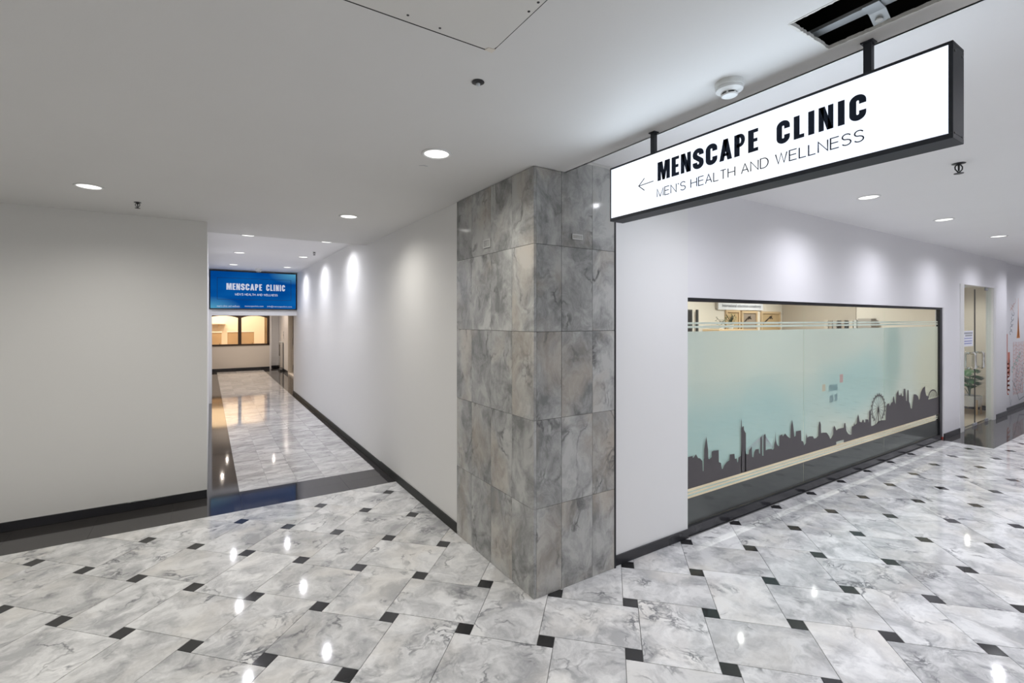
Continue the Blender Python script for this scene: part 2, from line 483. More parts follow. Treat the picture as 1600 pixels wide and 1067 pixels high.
for i in range(-60, 61):
    for j in range(-60, 61):
        for kind in ('inlay_tile', 'marble_tile'):
            if kind == 'inlay_tile':
                c = lat(i, j); wa = wb = S_IN - 2 * JT
            else:
                c = lat(i + 0.5, j + 0.5); ev = (i + j) % 2 == 0
                wa, wb = (LAT - S_IN, LAT + S_IN) if ev else (LAT + S_IN, LAT - S_IN)
                wa -= 2 * JT; wb -= 2 * JT
            if not (X0 < c[0] < X1 and Y0 < c[1] < YBN + .5): continue
            ps = regions(rect(c[0], c[1], wa, wb))
            if not ps: continue
            full = abs(sum(area(p) for p in ps) - wa * wb) < 1e-4
            pr = project(*c)
            vis = pr is not None and -90 < pr[0] < 1690 and pr[1] < 1180
            cand[kind].append((pr[2] if vis else 99, c, ps, full, (wa, wb)))
shared = {}
rest = {'marble_tile': MB(), 'inlay_tile': MB()}
for kind in cand:
    cand[kind].sort(key=lambda t: t[0])
    mat = M['marble'] if kind == 'marble_tile' else M['inlay']
    n = 0
    for (d, c, ps, full, wh) in cand[kind]:
        if d < 99 and n < 300:
            n += 1
            dz = random.uniform(-0.0003, 0.0003)
            key = (kind, round(wh[0], 3))
            if full and key in shared:
                o = bpy.data.objects.new(kind, shared[key]); COL.objects.link(o); o.parent = floor
                o.location = (c[0], c[1], dz)
            else:
                o = tile_mb([[(x, y) for x, y in p] for p in ps]).obj(kind, mat, floor, origin=(c[0], c[1], 0))
                o.location.z = dz
                if full: shared[key] = o.data
        else:
            for p in ps:
                rest[kind].prism(p, lambda x, y: (x, y, -0.006), lambda x, y: (x, y, 0.0))
for kind, nm in (('marble_tile', 'distant_marble_tiles'), ('inlay_tile', 'distant_inlay_tiles')):
    if rest[kind].v:
        o = rest[kind].obj(nm, M['marble'] if kind == 'marble_tile' else M['inlay'], floor)
        o['kind'] = 'stuff'

def granite_run(x0, x1, y0, y1, nx, ny):
    for a in range(nx):
        for b_ in range(ny):
            xa, xb = x0 + (x1 - x0) * a / nx, x0 + (x1 - x0) * (a + 1) / nx
            ya, yb = y0 + (y1 - y0) * b_ / ny, y0 + (y1 - y0) * (b_ + 1) / ny
            c = ((xa + xb) / 2, (ya + yb) / 2, 0)
            B(xa + .0008, xb - .0008, ya + .0008, yb - .0008, -0.006, 0).obj('granite_slab', M['granite'], floor, origin=c)
granite_run(X0, 0.3, YBN, YLW, 9, 2)
granite_run(0.3, XW - .006, YBN, YLW, 3, 2)
granite_run(0.0, 0.3, YLW, 19.86, 1, 23)
granite_run(1.8, XW - .006, YLW, 13.07, 1, 12)
granite_run(1.8, 2.39, 13.07, 19.86, 1, 11)
granite_run(-3.0, 0.0, 12.9, 19.86, 5, 11)
granite_run(-3.0, 2.39, 19.86, 20.6, 9, 1)
granite_run(XM, X1, YM, YS + .1, 15, 1)
# corridor marble: 0.3 x 0.6 slabs, staggered
for k in range(5):
    xa, xb = 0.3 + 0.3 * k, 0.6 + 0.3 * k
    y = YLW - (0.3 if k % 2 else 0.0)
    while y < 19.86:
        ya, yb = max(y, YLW), min(y + 0.6, 19.86)
        if yb - ya > 0.02:
            B(xa + .0008, xb - .0008, ya + .0008, yb - .0008, -0.006, 0).obj('corridor_tile', M['cmarble'], floor, origin=((xa + xb) / 2, (ya + yb) / 2, random.uniform(-.0003, .0003)))
        y += 0.6

# ------------------------------------------------------------------ CEILING
HX0, HX1, HY0, HY1 = 1.74, 2.032, 0.30, 0.868     # broken opening
def nosc(o): o['_o'] = (0, 0, 0); return o
cl = MB()
cl.box(X0, HX0, Y0, YE, ZL, ZL + .012).box(HX1, XE, Y0, YE, ZL, ZL + .012)
cl.box(HX0, HX1, Y0, HY0, ZL, ZL + .012).box(HX0, HX1, HY1, YE, ZL, ZL + .012)
cl.box(X0, XW + .02, YE - .012, YE, ZL, ZH + .02)            # upstand to the corridor ceiling
cl.box(XE - .012, XE, Y0, YS + .1, ZL, ZH + .02)             # upstand to the shop side ceiling
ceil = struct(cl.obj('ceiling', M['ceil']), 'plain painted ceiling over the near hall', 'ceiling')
ch = MB()
ch.box(XE - .012, X1, Y0, YS + .15, ZH, ZH + .05)
ch.box(-3.1, 2.5, YE - .012, Y1, ZH, ZH + .05)
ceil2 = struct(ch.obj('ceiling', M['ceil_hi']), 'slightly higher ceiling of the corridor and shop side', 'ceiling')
# ragged plasterboard edge of the opening
rag = MB()
def ragged(p, q, n, inward):
    pts = []
    for k in range(n + 1):
        t = k / n; d = random.uniform(0.002, 0.007)
        pts.append((p[0] + (q[0] - p[0]) * t + inward[0] * d, p[1] + (q[1] - p[1]) * t + inward[1] * d))
    e = [(q[0] - inward[0] * .004, q[1] - inward[1] * .004), (p[0] - inward[0] * .004, p[1] - inward[1] * .004)]
    rag.prism(pts + e, lambda x, y: (x, y, ZL - .0012), lambda x, y: (x, y, ZL + .0125))
ragged((HX0, HY0), (HX0, HY1), 60, (1, 0)); ragged((HX0, HY1), (HX1, HY1), 34, (0, -1)); ragged((HX1, HY1), (HX1, HY0), 60, (-1, 0))
rag.obj('broken_edge', M['plaster'], nosc(ceil))
vd = MB()
zt = 3.75
vd.box(1.35, 1.37, .0, 1.3, ZL + .013, zt).box(2.12, 2.137, .0, 1.3, ZL + .013, zt).box(1.35, 2.137, -.02, 0, ZL + .013, zt).box(1.35, 2.137, 1.3, 1.32, ZL + .013, zt).box(1.35, 2.137, -.02, 1.32, zt, zt + .02)
vd.obj('ceiling_void', M['void'], ceil)
# steel framing seen through the opening
rt = thing('ceiling_stud', 'galvanised steel stud crossing the square hole in the ceiling', 'metal stud', (1.93, .58, 3.0))
(MB().box(1.945, 1.990, .02, 1.28, 2.975, 2.978).box(1.945, 1.947, .02, 1.28, 2.978, 2.988).box(1.988, 1.990, .02, 1.28, 2.978, 2.988)).obj('channel', M['steel'], rt)
cb = MB().prism([(1.93, 2.972), (1.99, 2.970), (2.030, 2.944), (2.030, 2.941), (1.988, 2.967), (1.93, 2.969)], lambda x, z: (x, .672, z), lambda x, z: (x, .722, z))
cb.obj('cross_clip', M['steel'], rt)
MB().lathe([(.012, 0), (.012, .004), (.008, .008), (0, .009)], (2.012, .70, 2.945), 12).obj('fixing_screw', M['trimwhite'], rt)
B(1.76, 1.80, .66, .70, 2.96, 3.70).obj('hanger', M['dkgrey'], rt)

# access hatch near the top of the picture
hp = thing('ceiling_hatch', 'square painted access hatch with screw heads, set into the near ceiling', 'access hatch', (.64, 1.26, ZL))
B(.345, .9375, .945, 1.568, ZL - .004, ZL - .0002).obj('gap_shade_plate', M['void'], hp)  # near-black plate paints the shade of the gap round the board
MB().prism([(.355, .955), (.931, .955), (.931, 1.52), (.926, 1.552), (.90, 1.556), (.355, 1.556)], lambda x, y: (x, y, ZL - .008), lambda x, y: (x, y, ZL - .0042)).obj('hatch_board', M['panel'], hp)
for (sx, sy) in ((.578, 1.523), (.915, 1.289), (.915, 1.236), (.40, 1.52), (.70, 1.53)):
    MB().lathe([(.0, -.0095), (.0045, -.009), (.005, -.008)], (sx, sy, ZL), 10).obj('screw', M['black'], hp)
MB().prism([(.905, 1.54), (.935, 1.535), (.934, 1.563), (.90, 1.560)], lambda x, y: (x, y, ZL - .0105), lambda x, y: (x, y, ZL - .0085)).obj('torn_corner', M['cream'], hp)

sf = MB().prism([(1.21, 2.985), (1.235, 2.962), (1.27, 2.968), (1.262, 2.975), (1.238, 2.972), (1.216, 2.990)], lambda x, y: (x, y, ZL - .0006), lambda x, y: (x, y, ZL + .001))
sf.obj('scuff_mark', M['greyprint'], nosc(ceil))

# ------------------------------------------------------------------ WALLS
struct(B(X0 - .1, .0, YLW, YLW + .14, 0, ZH).obj('wall_left', M['wall']))
wl = MB(); wl.prism([(-.12, YLW + .14), (0.0, YLW + .0), (0.034, 12.5), (-.12, 12.5)], lambda x, y: (x, y, 0), lambda x, y: (x, y, ZH))
struct(wl.obj('wall_corridor_left', M['wall_white']))
struct(B(XW, XW + .14, 3.735, 13.07, 0, ZH).obj('wall_corridor_right', M['wall']))
struct(B(X0 - .1, X0, Y0, YLW, 0, ZL).obj('wall_hall_left', M['wall']))
struct(B(X0, X1, Y0 - .1, Y0, 0, ZH).obj('wall_back', M['wall']))
struct(B(X1, X1 + .1, Y0, YS + .2, 0, ZH).obj('wall_right', M['wall_shop']))
# shop front wall: white board, header over the glass, pier, header over the door, mural wall
WX0, WX1, WZ0, WZ1 = 3.533, 9.89, 0.0, 2.083
DX0, DX1, DZ1 = 10.87, 12.60, 2.495
struct(B(2.637, WX0, YS, YS + .10, 0, ZH).obj('wall_front_white', M['wall_white']))
fw = MB()
fw.box(WX0, WX1, YS, YS + .10, WZ1, ZH).box(WX1, DX0, YS, YS + .10, 0, ZH).box(DX0, DX1, YS, YS + .10, DZ1, ZH).box(DX1, 13.5, YS, YS + .10, 0, ZH)
struct(fw.obj('wall_front', M['wall_shop']))
struct(B(13.5, X1, YS + .08, YS + .18, 0, ZH).obj('wall_front_mural', M['wall_shop']))
# interior of the shop
shop = MB()
shop.box(2.75, 10.6, 5.4, 5.5, 0, ZH).box(2.70, 2.75, 2.72, 5.5, 0, ZH)
struct(shop.obj('wall_shop_back', M['cream']))
ew = struct(B(10.55, 10.65, 2.70, 5.4, 0, ZH).obj('wall_shop_end', M['cream'])); ew['_o'] = (0, 0, 0)
B(10.535, 10.55, 4.03, 5.4, 0, ZH).obj('beige_panel', M['beige'], ew)
struct(B(2.7, 13.84, YS + .1, 5.5, -.003, .002).obj('floor_shop', M['woodfloor']))
struct(B(2.7, 10.6, 2.70, 5.5, ZH, ZH + .04).obj('ceiling_shop', M['ceil_hi']))
# small lobby behind the glass door
struct((MB().box(13.75, 13.84, 2.79, 4.0, 0, 2.62).box(10.65, 13.84, 4.0, 4.1, 0, 2.62)).obj('wall_lobby', M['cream']))
struct(B(10.65, 13.84, 2.70, 4.1, 2.58, 2.62).obj('ceiling_lobby', M['ceil_hi']))
struct(B(13.735, 13.75, 2.80, 3.99, .003, .10).obj('baseboard_lobby', M['base']))

# far lobby at the end of the corridor
struct(B(-3.1, 2.04, 20.12, 20.24, 0, .93).obj('wall_far_lower', M['cream']))
fu = MB().box(-3.1, 2.04, 20.12, 20.24, 2.085, ZH).box(-3.1, -1.8, 20.12, 20.24, .93, 2.085)
struct(fu.obj('wall_far_upper', M['cream']))
struct((MB().box(2.04, 2.52, 20.49, 20.6, 0, ZH).box(2.04, 2.10, 20.12, 20.49, 0, ZH)).obj('wall_far_return', M['wall_white']))
rw = MB().box(2.4, 2.52, 17.85, 20.49, 0, ZH).box(2.4, 2.52, 13.0, 15.88, 0, ZH).box(2.4, 2.52, 15.88, 17.85, 2.14, ZH).box(XW + .14, 2.4, 12.97, 13.07, 0, ZH)
struct(rw.obj('wall_far_right', M['wall_white']))
struct(B(-3.1, -3.0, 12.9, 20.2, 0, ZH).obj('wall_far_left', M['cream']))
# portal carrying the screen
pt = MB().box(-.12, .092, 12.5, 12.9, 0, ZH).box(.092, XW - .001, 12.55, 12.9, 1.995, ZH).box(-3.0, -.12, 12.8, 12.9, 0, ZH)
struct(pt.obj('wall_portal', M['wall_white']))

# ------------------------------------------------------------------ BASEBOARDS
BH = .085
def baseboard(name, *boxes, mat='base'):
    mb = MB()
    for b_ in boxes: mb.box(*b_)
    return struct(mb.obj(name, M[mat], bevel=.0025))
baseboard('baseboard_left', (X0, -.001, YLW - .014, YLW, 0.0005, BH))
for (ya, yb) in ((3.735, 5.90), (5.9025, 7.4), (7.4025, 10.2), (10.2025, 13.07)):
    baseboard('baseboard_corridor', (XW - .014, XW, ya, yb, 0.0005, BH + .004 if ya < 5.9 else BH - .004), mat='base_corr')
baseboard('baseboard_front_white', (2.64, 3.528, YS - .014, YS, .0005, .078))
baseboard('baseboard_pier', (9.905, 10.66, YS - .014, YS, .0005, BH))
baseboard('baseboard_door_side', (12.74, 13.5, YS - .014, YS, .0005, BH))
baseboard('baseboard_mural', (13.51, X1, YS + .066, YS + .08, .0005, BH))
baseboard('baseboard_far', (-3.0, 2.04, 20.106, 20.12, .0005, .10))
baseboard('baseboard_far_return', (2.10, 2.4, 20.476, 20.49, .0005, .10))
baseboard('baseboard_far_right', (2.386, 2.4, 17.9, 20.476, .0005, .10))
struct(B(2.622, 2.637, YS - .03, YS + .10, 0, ZL + .1).obj('trim_1', M['black']), 'black metal edge strip between pillar and white wall', 'trim')
struct(B(2.13, 2.64, YS - .012, YS + .02, ZH - .022, ZH - .001).obj('trim_2', M['plaster']))

# ------------------------------------------------------------------ PILLAR clad in marble panels
pil = thing('marble_pillar', 'tall pillar clad in grey marble panels at the corridor corner', 'pillar', (2.24, 3.1, 0))
B(1.888, 2.622, 2.595, 3.735, 0, ZH - .004).obj('core', M['grout'], pil)
rows = [0.0, .604, 1.204, 1.807, 2.405]
cy = [2.573, 2.842, 3.140, 3.453, 3.728]
cxs = [1.868, 2.107, 2.399, 2.622]
g = .0011
for r in range(5):
    za = rows[r]; zb = rows[r + 1] if r < 4 else ZL - .003
    for k in range(4):
        e = random.uniform(0, .0012)
        B(1.868 - e, 1.890, cy[k] + (g if k else 0), cy[k + 1] - g, za + g, zb - g).obj('marble_panel', M['pmarble'], pil, origin=(1.88, (cy[k] + cy[k + 1]) / 2, (za + zb) / 2), bevel=.0008)
    for k in range(3):
        e = random.uniform(0, .0012)
        zc = zb if r < 4 else (ZL - .003 if k == 0 else ZH - .026)
        B(cxs[k] + (.0225 if k == 0 else g), cxs[k + 1] - g, 2.573 - e, 2.597, za + g, zc - g).obj('marble_panel', M['pmarble'], pil, origin=((cxs[k] + cxs[k + 1]) / 2, 2.58, (za + zb) / 2), bevel=.0008)
# small blanking plates
def frame_rect(mb, fn, u0, u1, v0, v1, t, d0, d1):
    for (a, b_, c, d) in ((u0, u1, v0, v0 + t), (u0, u1, v1 - t, v1), (u0, u0 + t, v0 + t, v1 - t), (u1 - t, u1, v0 + t, v1 - t)):
        mb.prism([(a, c), (b_, c), (b_, d), (a, d)], lambda u, v: fn(u, v, d0), lambda u, v: fn(u, v, d1))
    return mb
for (lab, fn, u0, u1, v0, v1) in (('small grey blanking plate on the corridor side of the marble pillar', lambda u, v, d: (1.866 - d, u, v), 3.14, 3.245, 2.455, 2.52),
                                  ('small grey blanking plate on the shop side of the marble pillar', lambda u, v, d: (u, 2.571 - d, v), 2.20, 2.297, 2.462, 2.502)):
    c = fn((u0 + u1) / 2, (v0 + v1) / 2, 0)
    t = thing('blanking_plate', lab, 'wall plate', c)
    MB().prism([(u0, v0), (u1, v0), (u1, v1), (u0, v1)], lambda u, v: fn(u, v, 0), lambda u, v: fn(u, v, .004)).obj('plate', M['pmarble'], t, origin=c)
    frame_rect(MB(), fn, u0, u1, v0, v1, .008, .0042, .007).obj('rim', M['plate_rim'], t, origin=c)

# ------------------------------------------------------------------ lettering
def arc(cx_, cy_, rx, ry, a0, a1, n=8):
    return [(cx_ + rx * math.cos(R(a0 + (a1 - a0) * k / n)), cy_ + ry * math.sin(R(a0 + (a1 - a0) * k / n))) for k in range(n + 1)]
def ribbon(pts, t):
    """list of quads for a stroke of width t (mitred)"""
    n = len(pts); L_, R_ = [], []
    for i in range(n):
        a = pts[max(i - 1, 0)]; b_ = pts[i]; c = pts[min(i + 1, n - 1)]
        d1 = Vector((b_[0] - a[0], b_[1] - a[1])); d2 = Vector((c[0] - b_[0], c[1] - b_[1]))
        if d1.length < 1e-9: d1 = d2
        if d2.length < 1e-9: d2 = d1
        d1.normalize(); d2.normalize()
        n1 = Vector((-d1.y, d1.x)); n2 = Vector((-d2.y, d2.x)); m = (n1 + n2)
        if m.length < .2: m = n1
        m.normalize(); k = min(1 / max(m.dot(n1), .3), 2.2) * t / 2
        L_.append((b_[0] + m.x * k, b_[1] + m.y * k)); R_.append((b_[0] - m.x * k, b_[1] - m.y * k))
    return [[R_[i], R_[i + 1], L_[i + 1], L_[i]] for i in range(n - 1)]
def heavy(ch):
    """condensed heavy capitals, cap height 1; returns (width, polygons)"""
    w_, t = .54, .225
    q = lambda x0, y0, x1, y1: [(x0, y0), (x1, y0), (x1, y1), (x0, y1)]
    h = t / 2
    if ch == 'M':
        w_ = .70
        return w_, [q(0, 0, .19, 1), q(w_ - .19, 0, w_, 1), [(.10, 1), (.28, 1), (.42, 0), (.28, 0)], [(w_ - .10, 1), (w_ - .28, 1), (w_ - .42, 0), (w_ - .28, 0)]]
    if ch == 'E':
        w_ = .40
        return w_, [q(0, 0, t, 1), q(t, 0, w_, .155), q(t, .43, w_ - .03, .58), q(t, .845, w_, 1)]
    if ch == 'N':
        w_ = .52
        return w_, [q(0, 0, .185, 1), q(w_ - .185, 0, w_, 1), [(.03, 1), (.22, 1), (w_ - .03, 0), (w_ - .22, 0)]]
    if ch == 'I': return t, [q(0, 0, t, 1)]
    if ch == 'L': return .40, [q(0, 0, t, 1), q(t, 0, .40, .16)]
    if ch == 'A':
        w_ = .56
        return w_, [[(0, 0), (.20, 0), (.385, 1), (.18, 1)], [(w_, 0), (w_ - .20, 0), (w_ - .385, 1), (w_ - .18, 1)], q(.14, .2, .42, .33)]
    if ch == 'P':
        w_ = .48
        p = [(.1, 1 - .075), (w_ - .25, 1 - .075)] + arc(w_ - .25, .705, .25 - h, .22, 90, -90, 10) + [(.1, .485)]
        return w_, [q(0, 0, t, 1)] + ribbon(p, .16)
    if ch == 'C':
        p = [(w_ - h, .635), (w_ - h, .74)] + arc(w_ / 2, .74, w_ / 2 - h, .26 - h * .9, 0, 180, 12)[1:] + arc(w_ / 2, .26, w_ / 2 - h, .26 - h * .9, 180, 360, 12) + [(w_ - h, .365)]
        return w_, ribbon(p, t)
    if ch == 'S':
        p = [(w_ - h, .675), (w_ - h, .75)] + arc(w_ / 2, .75, w_ / 2 - h, .25 - h * .9, 0, 180, 10)[1:] + [(h, .70), (h + .02, .62), (w_ / 2, .50), (w_ - h - .02, .38), (w_ - h, .30)] + arc(w_ / 2, .25, w_ / 2 - h, .25 - h * .9, 0, -180, 10) + [(h, .325)]
        return w_, ribbon(p, t)
    return .3, []
def light(ch, t):
    S = lambda *st: [r for s in st for r in ribbon(s, t)]
    if ch == 'M': return .78, S([(0, 0), (0, 1), (.39, 0), (.78, 1), (.78, 0)])
    if ch == 'E': return .56, S([(.56, 0), (0, 0), (0, 1), (.56, 1)], [(0, .53), (.52, .53)])
    if ch == 'N': return .66, S([(0, 0), (0, 1), (.66, 0), (.66, 1)])
    if ch == "'": return .1, S([(.05, 1), (.05, .82)])
    if ch == 'S': return .6, S(arc(.3, .755, .27, .245, 20, 250, 12) + [(.34, .51)] + arc(.3, .25, .29, .25, 70, -155, 12))
    if ch == 'H': return .66, S([(0, 0), (0, 1)], [(.66, 0), (.66, 1)], [(0, .52), (.66, .52)])
    if ch == 'A': return .66, S([(0, 0), (.33, 1), (.66, 0)], [(.11, .34), (.55, .34)])
    if ch == 'L': return .5, S([(0, 1), (0, 0), (.5, 0)])
    if ch == 'T': return .56, S([(0, 1), (.56, 1)], [(.28, 1), (.28, 0)])
    if ch == 'D': return .66, S([(0, 0), (0, 1), (.28, 1)] + arc(.28, .5, .38, .5, 90, -90, 14)[1:] + [(0, 0)])
    if ch == 'W': return .92, S([(0, 1), (.23, 0), (.46, 1), (.69, 0), (.92, 1)])
    return .3, []
def text_polys(txt, fn, gap, space):
    x = 0; out = []
    for c in txt:
        if c == ' ': x += space; continue
        w_, ps = fn(c); out += [[(px + x, py) for px, py in p] for p in ps]; x += w_ + gap
    return x - gap, out
def place(polys, total, u0, u1, v0, v1):
    s = (u1 - u0) / total
    return [[(u0 + x * s, v0 + y * (v1 - v0)) for x, y in p] for p in polys]
def flat(polys, fn, d0, d1):
    mb = MB()
    for p in polys: mb.prism(p, lambda u, v: fn(u, v, d0), lambda u, v: fn(u, v, d1))
    return mb

# ------------------------------------------------------------------ HANGING LIGHTBOX SIGN
SX0, SX1, SY0, SY1, SZ0, SZ1 = 2.050, 2.158, .515, 2.048, 2.478, 2.796
sg = thing('hanging_sign', 'white illuminated box sign in a charcoal frame, hung from the ceiling', 'sign', ((SX0 + SX1) / 2, (SY0 + SY1) / 2, ZL))
so = ((SX0 + SX1) / 2, (SY0 + SY1) / 2, 2.63)
hs = MB()
hs.box(SX0, SX1, SY0, SY1, SZ0, SZ0 + .018).box(SX0, SX1, SY0, SY1, SZ1 - .010, SZ1)
hs.box(SX0, SX1, SY0, SY0 + .012, SZ0 + .018, SZ1 - .010).box(SX0, SX1, SY1 - .008, SY1, SZ0 + .018, SZ1 - .010)
hs.obj('housing', M['signmetal'], sg, origin=so, bevel=.0012)
B(SX0 + .003, SX0 + .008, SY0 + .012, SY1 - .008, SZ0 + .018, SZ1 - .010).obj('light_panel', M['signface'], sg, origin=so)
B(SX1 - .008, SX1 - .003, SY0 + .012, SY1 - .008, SZ0 + .018, SZ1 - .010).obj('light_panel', M['signface'], sg, origin=so)
sfn = lambda u, v, d: (SX0 + .0029 - d, SY1 - u, v)
w1, p1 = text_polys('MENSCAPE', heavy, .10, .5)
w2, p2 = text_polys('CLINIC', heavy, .155, .5)
for pw_ in (place(p1, w1, SY1 - 1.697, SY1 - 1.153, 2.633, 2.732), place(p2, w2, SY1 - 1.074, SY1 - .753, 2.630, 2.724)):
    flat(pw_, sfn, 0, .0012).obj('heading_word', M['ink'], sg, origin=so)
def words(txt, fn, gap, space):
    """per-word polygons of a line, with the width of the whole line"""
    total, x, out = text_polys(txt, fn, gap, space)[0], 0, []
    for wd in txt.split(' '):
        w_, ps = text_polys(wd, fn, gap, space)
        out.append([[(px + x, py) for px, py in p] for p in ps]); x += w_ + gap + space
    return total, out
w3, p3 = words("MEN'S HEALTH AND WELLNESS", lambda c: light(c, .095), .20, .42)
for pw_ in p3:
    flat(place(pw_, w3, SY1 - 1.700, SY1 - .761, 2.549, 2.591), sfn, 0, .0008).obj('tagline_word', M['inkthin'], sg, origin=so)
ap = ribbon([(SY1 - 1.725, 2.641), (SY1 - 1.826, 2.638)], .0042) + ribbon([(SY1 - 1.787, 2.672), (SY1 - 1.828, 2.638), (SY1 - 1.787, 2.605)], .0046)
flat(ap, sfn, 0, .0010).obj('arrow', M['inkthin'], sg, origin=so)
for sx_, ry_ in ((SX0 - .004, -90), (SX1 + .004, 90)):      # the light the box gives off
    al = bpy.data.lights.new('lightbox_lamp', 'AREA'); al.shape = 'RECTANGLE'; al.size = .28; al.size_y = 1.5
    al.energy = SIGN_WATTS; al.color = (.74, .87, 1.0)
    ao = bpy.data.objects.new('lightbox_lamp', al); COL.objects.link(ao); ao.parent = sg
    ao.location = (sx_ - so[0], 0, 2.638 - ZL); ao.rotation_euler = (0, R(-ry_), 0)
for yy in (1.768, .765):
    p = B(2.093, 2.119, yy - .013, yy + .013, SZ1, ZL - .004).obj('hanger_post', M['signmetal'], sg, origin=(2.106, yy, 2.86), bevel=.001)
    B(2.086, 2.126, yy - .020, yy + .020, ZL - .005, ZL - .0002).obj('flange', M['signmetal'], p, origin=(2.106, yy, ZL))
for (sx, sz) in ((SX0 + .018, SZ0 + .02), (SX1 - .018, SZ0 + .02), (SX0 + .018, SZ1 - .03), (SX1 - .018, SZ1 - .03)):
    mb = MB(); mb.prism(arc(sx, sz, .004, .004, 0, 324, 9), lambda x, z: (x, SY0 - .0015, z), lambda x, z: (x, SY0 + .001, z))
    mb.obj('screw', M['black'], sg, origin=so)

# ------------------------------------------------------------------ SCREEN over the corridor
QX0, QX1, QZ0, QZ1 = .034, XW - .004, 2.132, 3.030
qs = thing('display_screen', 'wide blue advertising screen with white lettering above the corridor opening', 'screen', (.95, 12.5, QZ0))
qo = (.95, 12.5, 2.58)
fr = MB().box(QX0, QX1, 12.485, 12.548, QZ0, QZ0 + .026).box(QX0, QX1, 12.485, 12.548, QZ1 - .026, QZ1)
fr.box(QX0, QX0 + .028, 12.485, 12.548, QZ0 + .026, QZ1 - .026).box(QX1 - .028, QX1, 12.485, 12.548, QZ0 + .026, QZ1 - .026)
fr.obj('bezel', M['black'], qs, origin=qo, bevel=.002)
B(QX0 + .028, QX1 - .028, 12.492, 12.54, QZ0 + .026, QZ1 - .026).obj('display_panel', M['screen'], qs, origin=qo)
qfn = lambda u, v, d: (u, 12.4915 - d, v)
for pw_ in (place(p1, w1, .375, 1.105, 2.585, 2.735), place(p2, w2, 1.195, 1.605, 2.585, 2.735)):
    flat(pw_, qfn, 0, .002).obj('heading_word', M['white_text'], qs, origin=qo)
w3b, p3b = words("MEN'S HEALTH AND WELLNESS", lambda c: light(c, .17), .24, .5)
for pw_ in p3b:
    flat(place(pw_, w3b, .55, 1.44, 2.462, 2.508), qfn, 0, .002).obj('tagline_word', M['white_text'], qs, origin=qo)
bx = frame_rect(MB(), lambda u, v, d: (u, 12.4915 - d, v), .19, 1.74, 2.36, 2.86, .006, 0, .0015)
bx.obj('picture_border', M['ink'], qs, origin=qo)
def small_text(txt, name, mat, parent, fn, u0, u1, v0, v1, d=.002):
    """one line in the built-in font, laid flat on a surface"""
    cu = bpy.data.curves.new(name, 'FONT'); cu.body = txt; cu.size = 1.0
    tmp = bpy.data.objects.new(name, cu); COL.objects.link(tmp)
    bpy.context.view_layer.update()
    me = bpy.data.meshes.new_from_object(tmp.evaluated_get(bpy.context.evaluated_depsgraph_get()))
    bpy.data.objects.remove(tmp)
    xs = [v.co.x for v in me.vertices]; ys = [v.co.y for v in me.vertices]
    xa, xb, ya, yb = min(xs), max(xs), min(ys), max(ys)
    mb = MB()
    mb.v = [fn(u0 + (v.co.x - xa) / (xb - xa) * (u1 - u0), v0 + (v.co.y - ya) / (yb - ya) * (v1 - v0), d) for v in me.vertices]
    mb.f = [tuple(p.vertices) for p in me.polygons]
    o = mb.obj(name, mat, parent, origin=tuple(parent['_o']), fixn=False)
    bpy.data.meshes.remove(me)
    return o
small_text('menscapeclinic.com', 'web_address', M['white_text'], qs, qfn, .745, 1.135, 2.185, 2.232)
small_text('info@menscapeclinic.com', 'mail_address', M['white_text'], qs, qfn, 1.215, 1.76, 2.185, 2.232)
small_text('men\u2019s clinic and wellness', 'contact_line', M['white_text'], qs, qfn, .19, .64, 2.185, 2.232)

# ------------------------------------------------------------------ DOWNLIGHTS
def downlight(x, y, z, label, power, col, r=.078, group='recessed ceiling downlights', visible=True, glow=None, spot=160, ring=True):
    t = thing('downlight', label, 'downlight', (x, y, z), group)
    if visible:
        o = MB().lathe([(r + .016, -.0002), (r + .016, -.004), (r + .008, -.008), (r, -.006), (r - .002, -.002), (r - .002, -.0002)], (x, y, z), 28).obj('trim_ring', M['trimwhite'], t, origin=(x, y, z), smooth=True)
        MB().lathe([(r - .002, -.0012), (r * .6, -.0035), (0.0, -.004)], (x, y, z), 28).obj('lens', glow or M['lamp'], t, origin=(x, y, z))
    ld = bpy.data.lights.new('downlight_beam', 'SPOT')
    ld.energy = power; ld.color = col; ld.spot_size = R(spot); ld.spot_blend = 1.0; ld.shadow_soft_size = .022
    lo = bpy.data.objects.new('beam', ld); COL.objects.link(lo); lo.parent = t; lo.location = (0, 0, -.012)
    return t
near = [(1.219, 2.715, 'round downlight in the near ceiling, closest to the marble pillar'),
        (1.208, 4.826, 'round downlight before the corridor mouth, beside its right wall'),
        (-.781, 4.817, 'round downlight over the plain left wall, leftmost of all')]
for x, y, l in near: downlight(x, y, ZL, l, P_LOW, C_LOW)
for x, y in ((-1.0, 2.6), (-2.8, 4.8), (-2.8, 2.7), (-.8, .6), (1.0, -1.6), (-1.0, -1.6), (-3.0, .6)):
    downlight(x, y, ZL, 'round downlight of the hall ceiling behind the viewpoint', P_LOW, C_LOW)
for x, y, l in ((.478, 7.30, 'corridor downlight at the ceiling step, left row'), (1.507, 7.286, 'corridor downlight at the ceiling step, right row'),
                (.471, 9.261, 'middle corridor downlight of the left row'), (1.504, 9.292, 'middle corridor downlight of the right row'),
                (.470, 11.332, 'corridor downlight nearest the blue screen, left row'), (1.497, 11.28, 'corridor downlight nearest the blue screen, right row')):
    downlight(x, y, ZH, l, P_COR, C_COR)
for x, y, l in ((5.305, 1.928, 'shop side downlight just below the hanging sign, nearest of the three'), (7.228, 1.894, 'shop side downlight in the middle of the row of three'),
                (9.301, 1.869, 'shop side downlight nearest the glass door, farthest of the three')):
    downlight(x, y, ZH, l, P_RIGHT, C_RIGHT)
downlight(3.30, 1.66, ZH, 'unseen downlight added behind the hanging sign to brighten the white wall', P_RIGHT, C_RIGHT)  # extra lamp out of view, lifts the white board beside the pillar
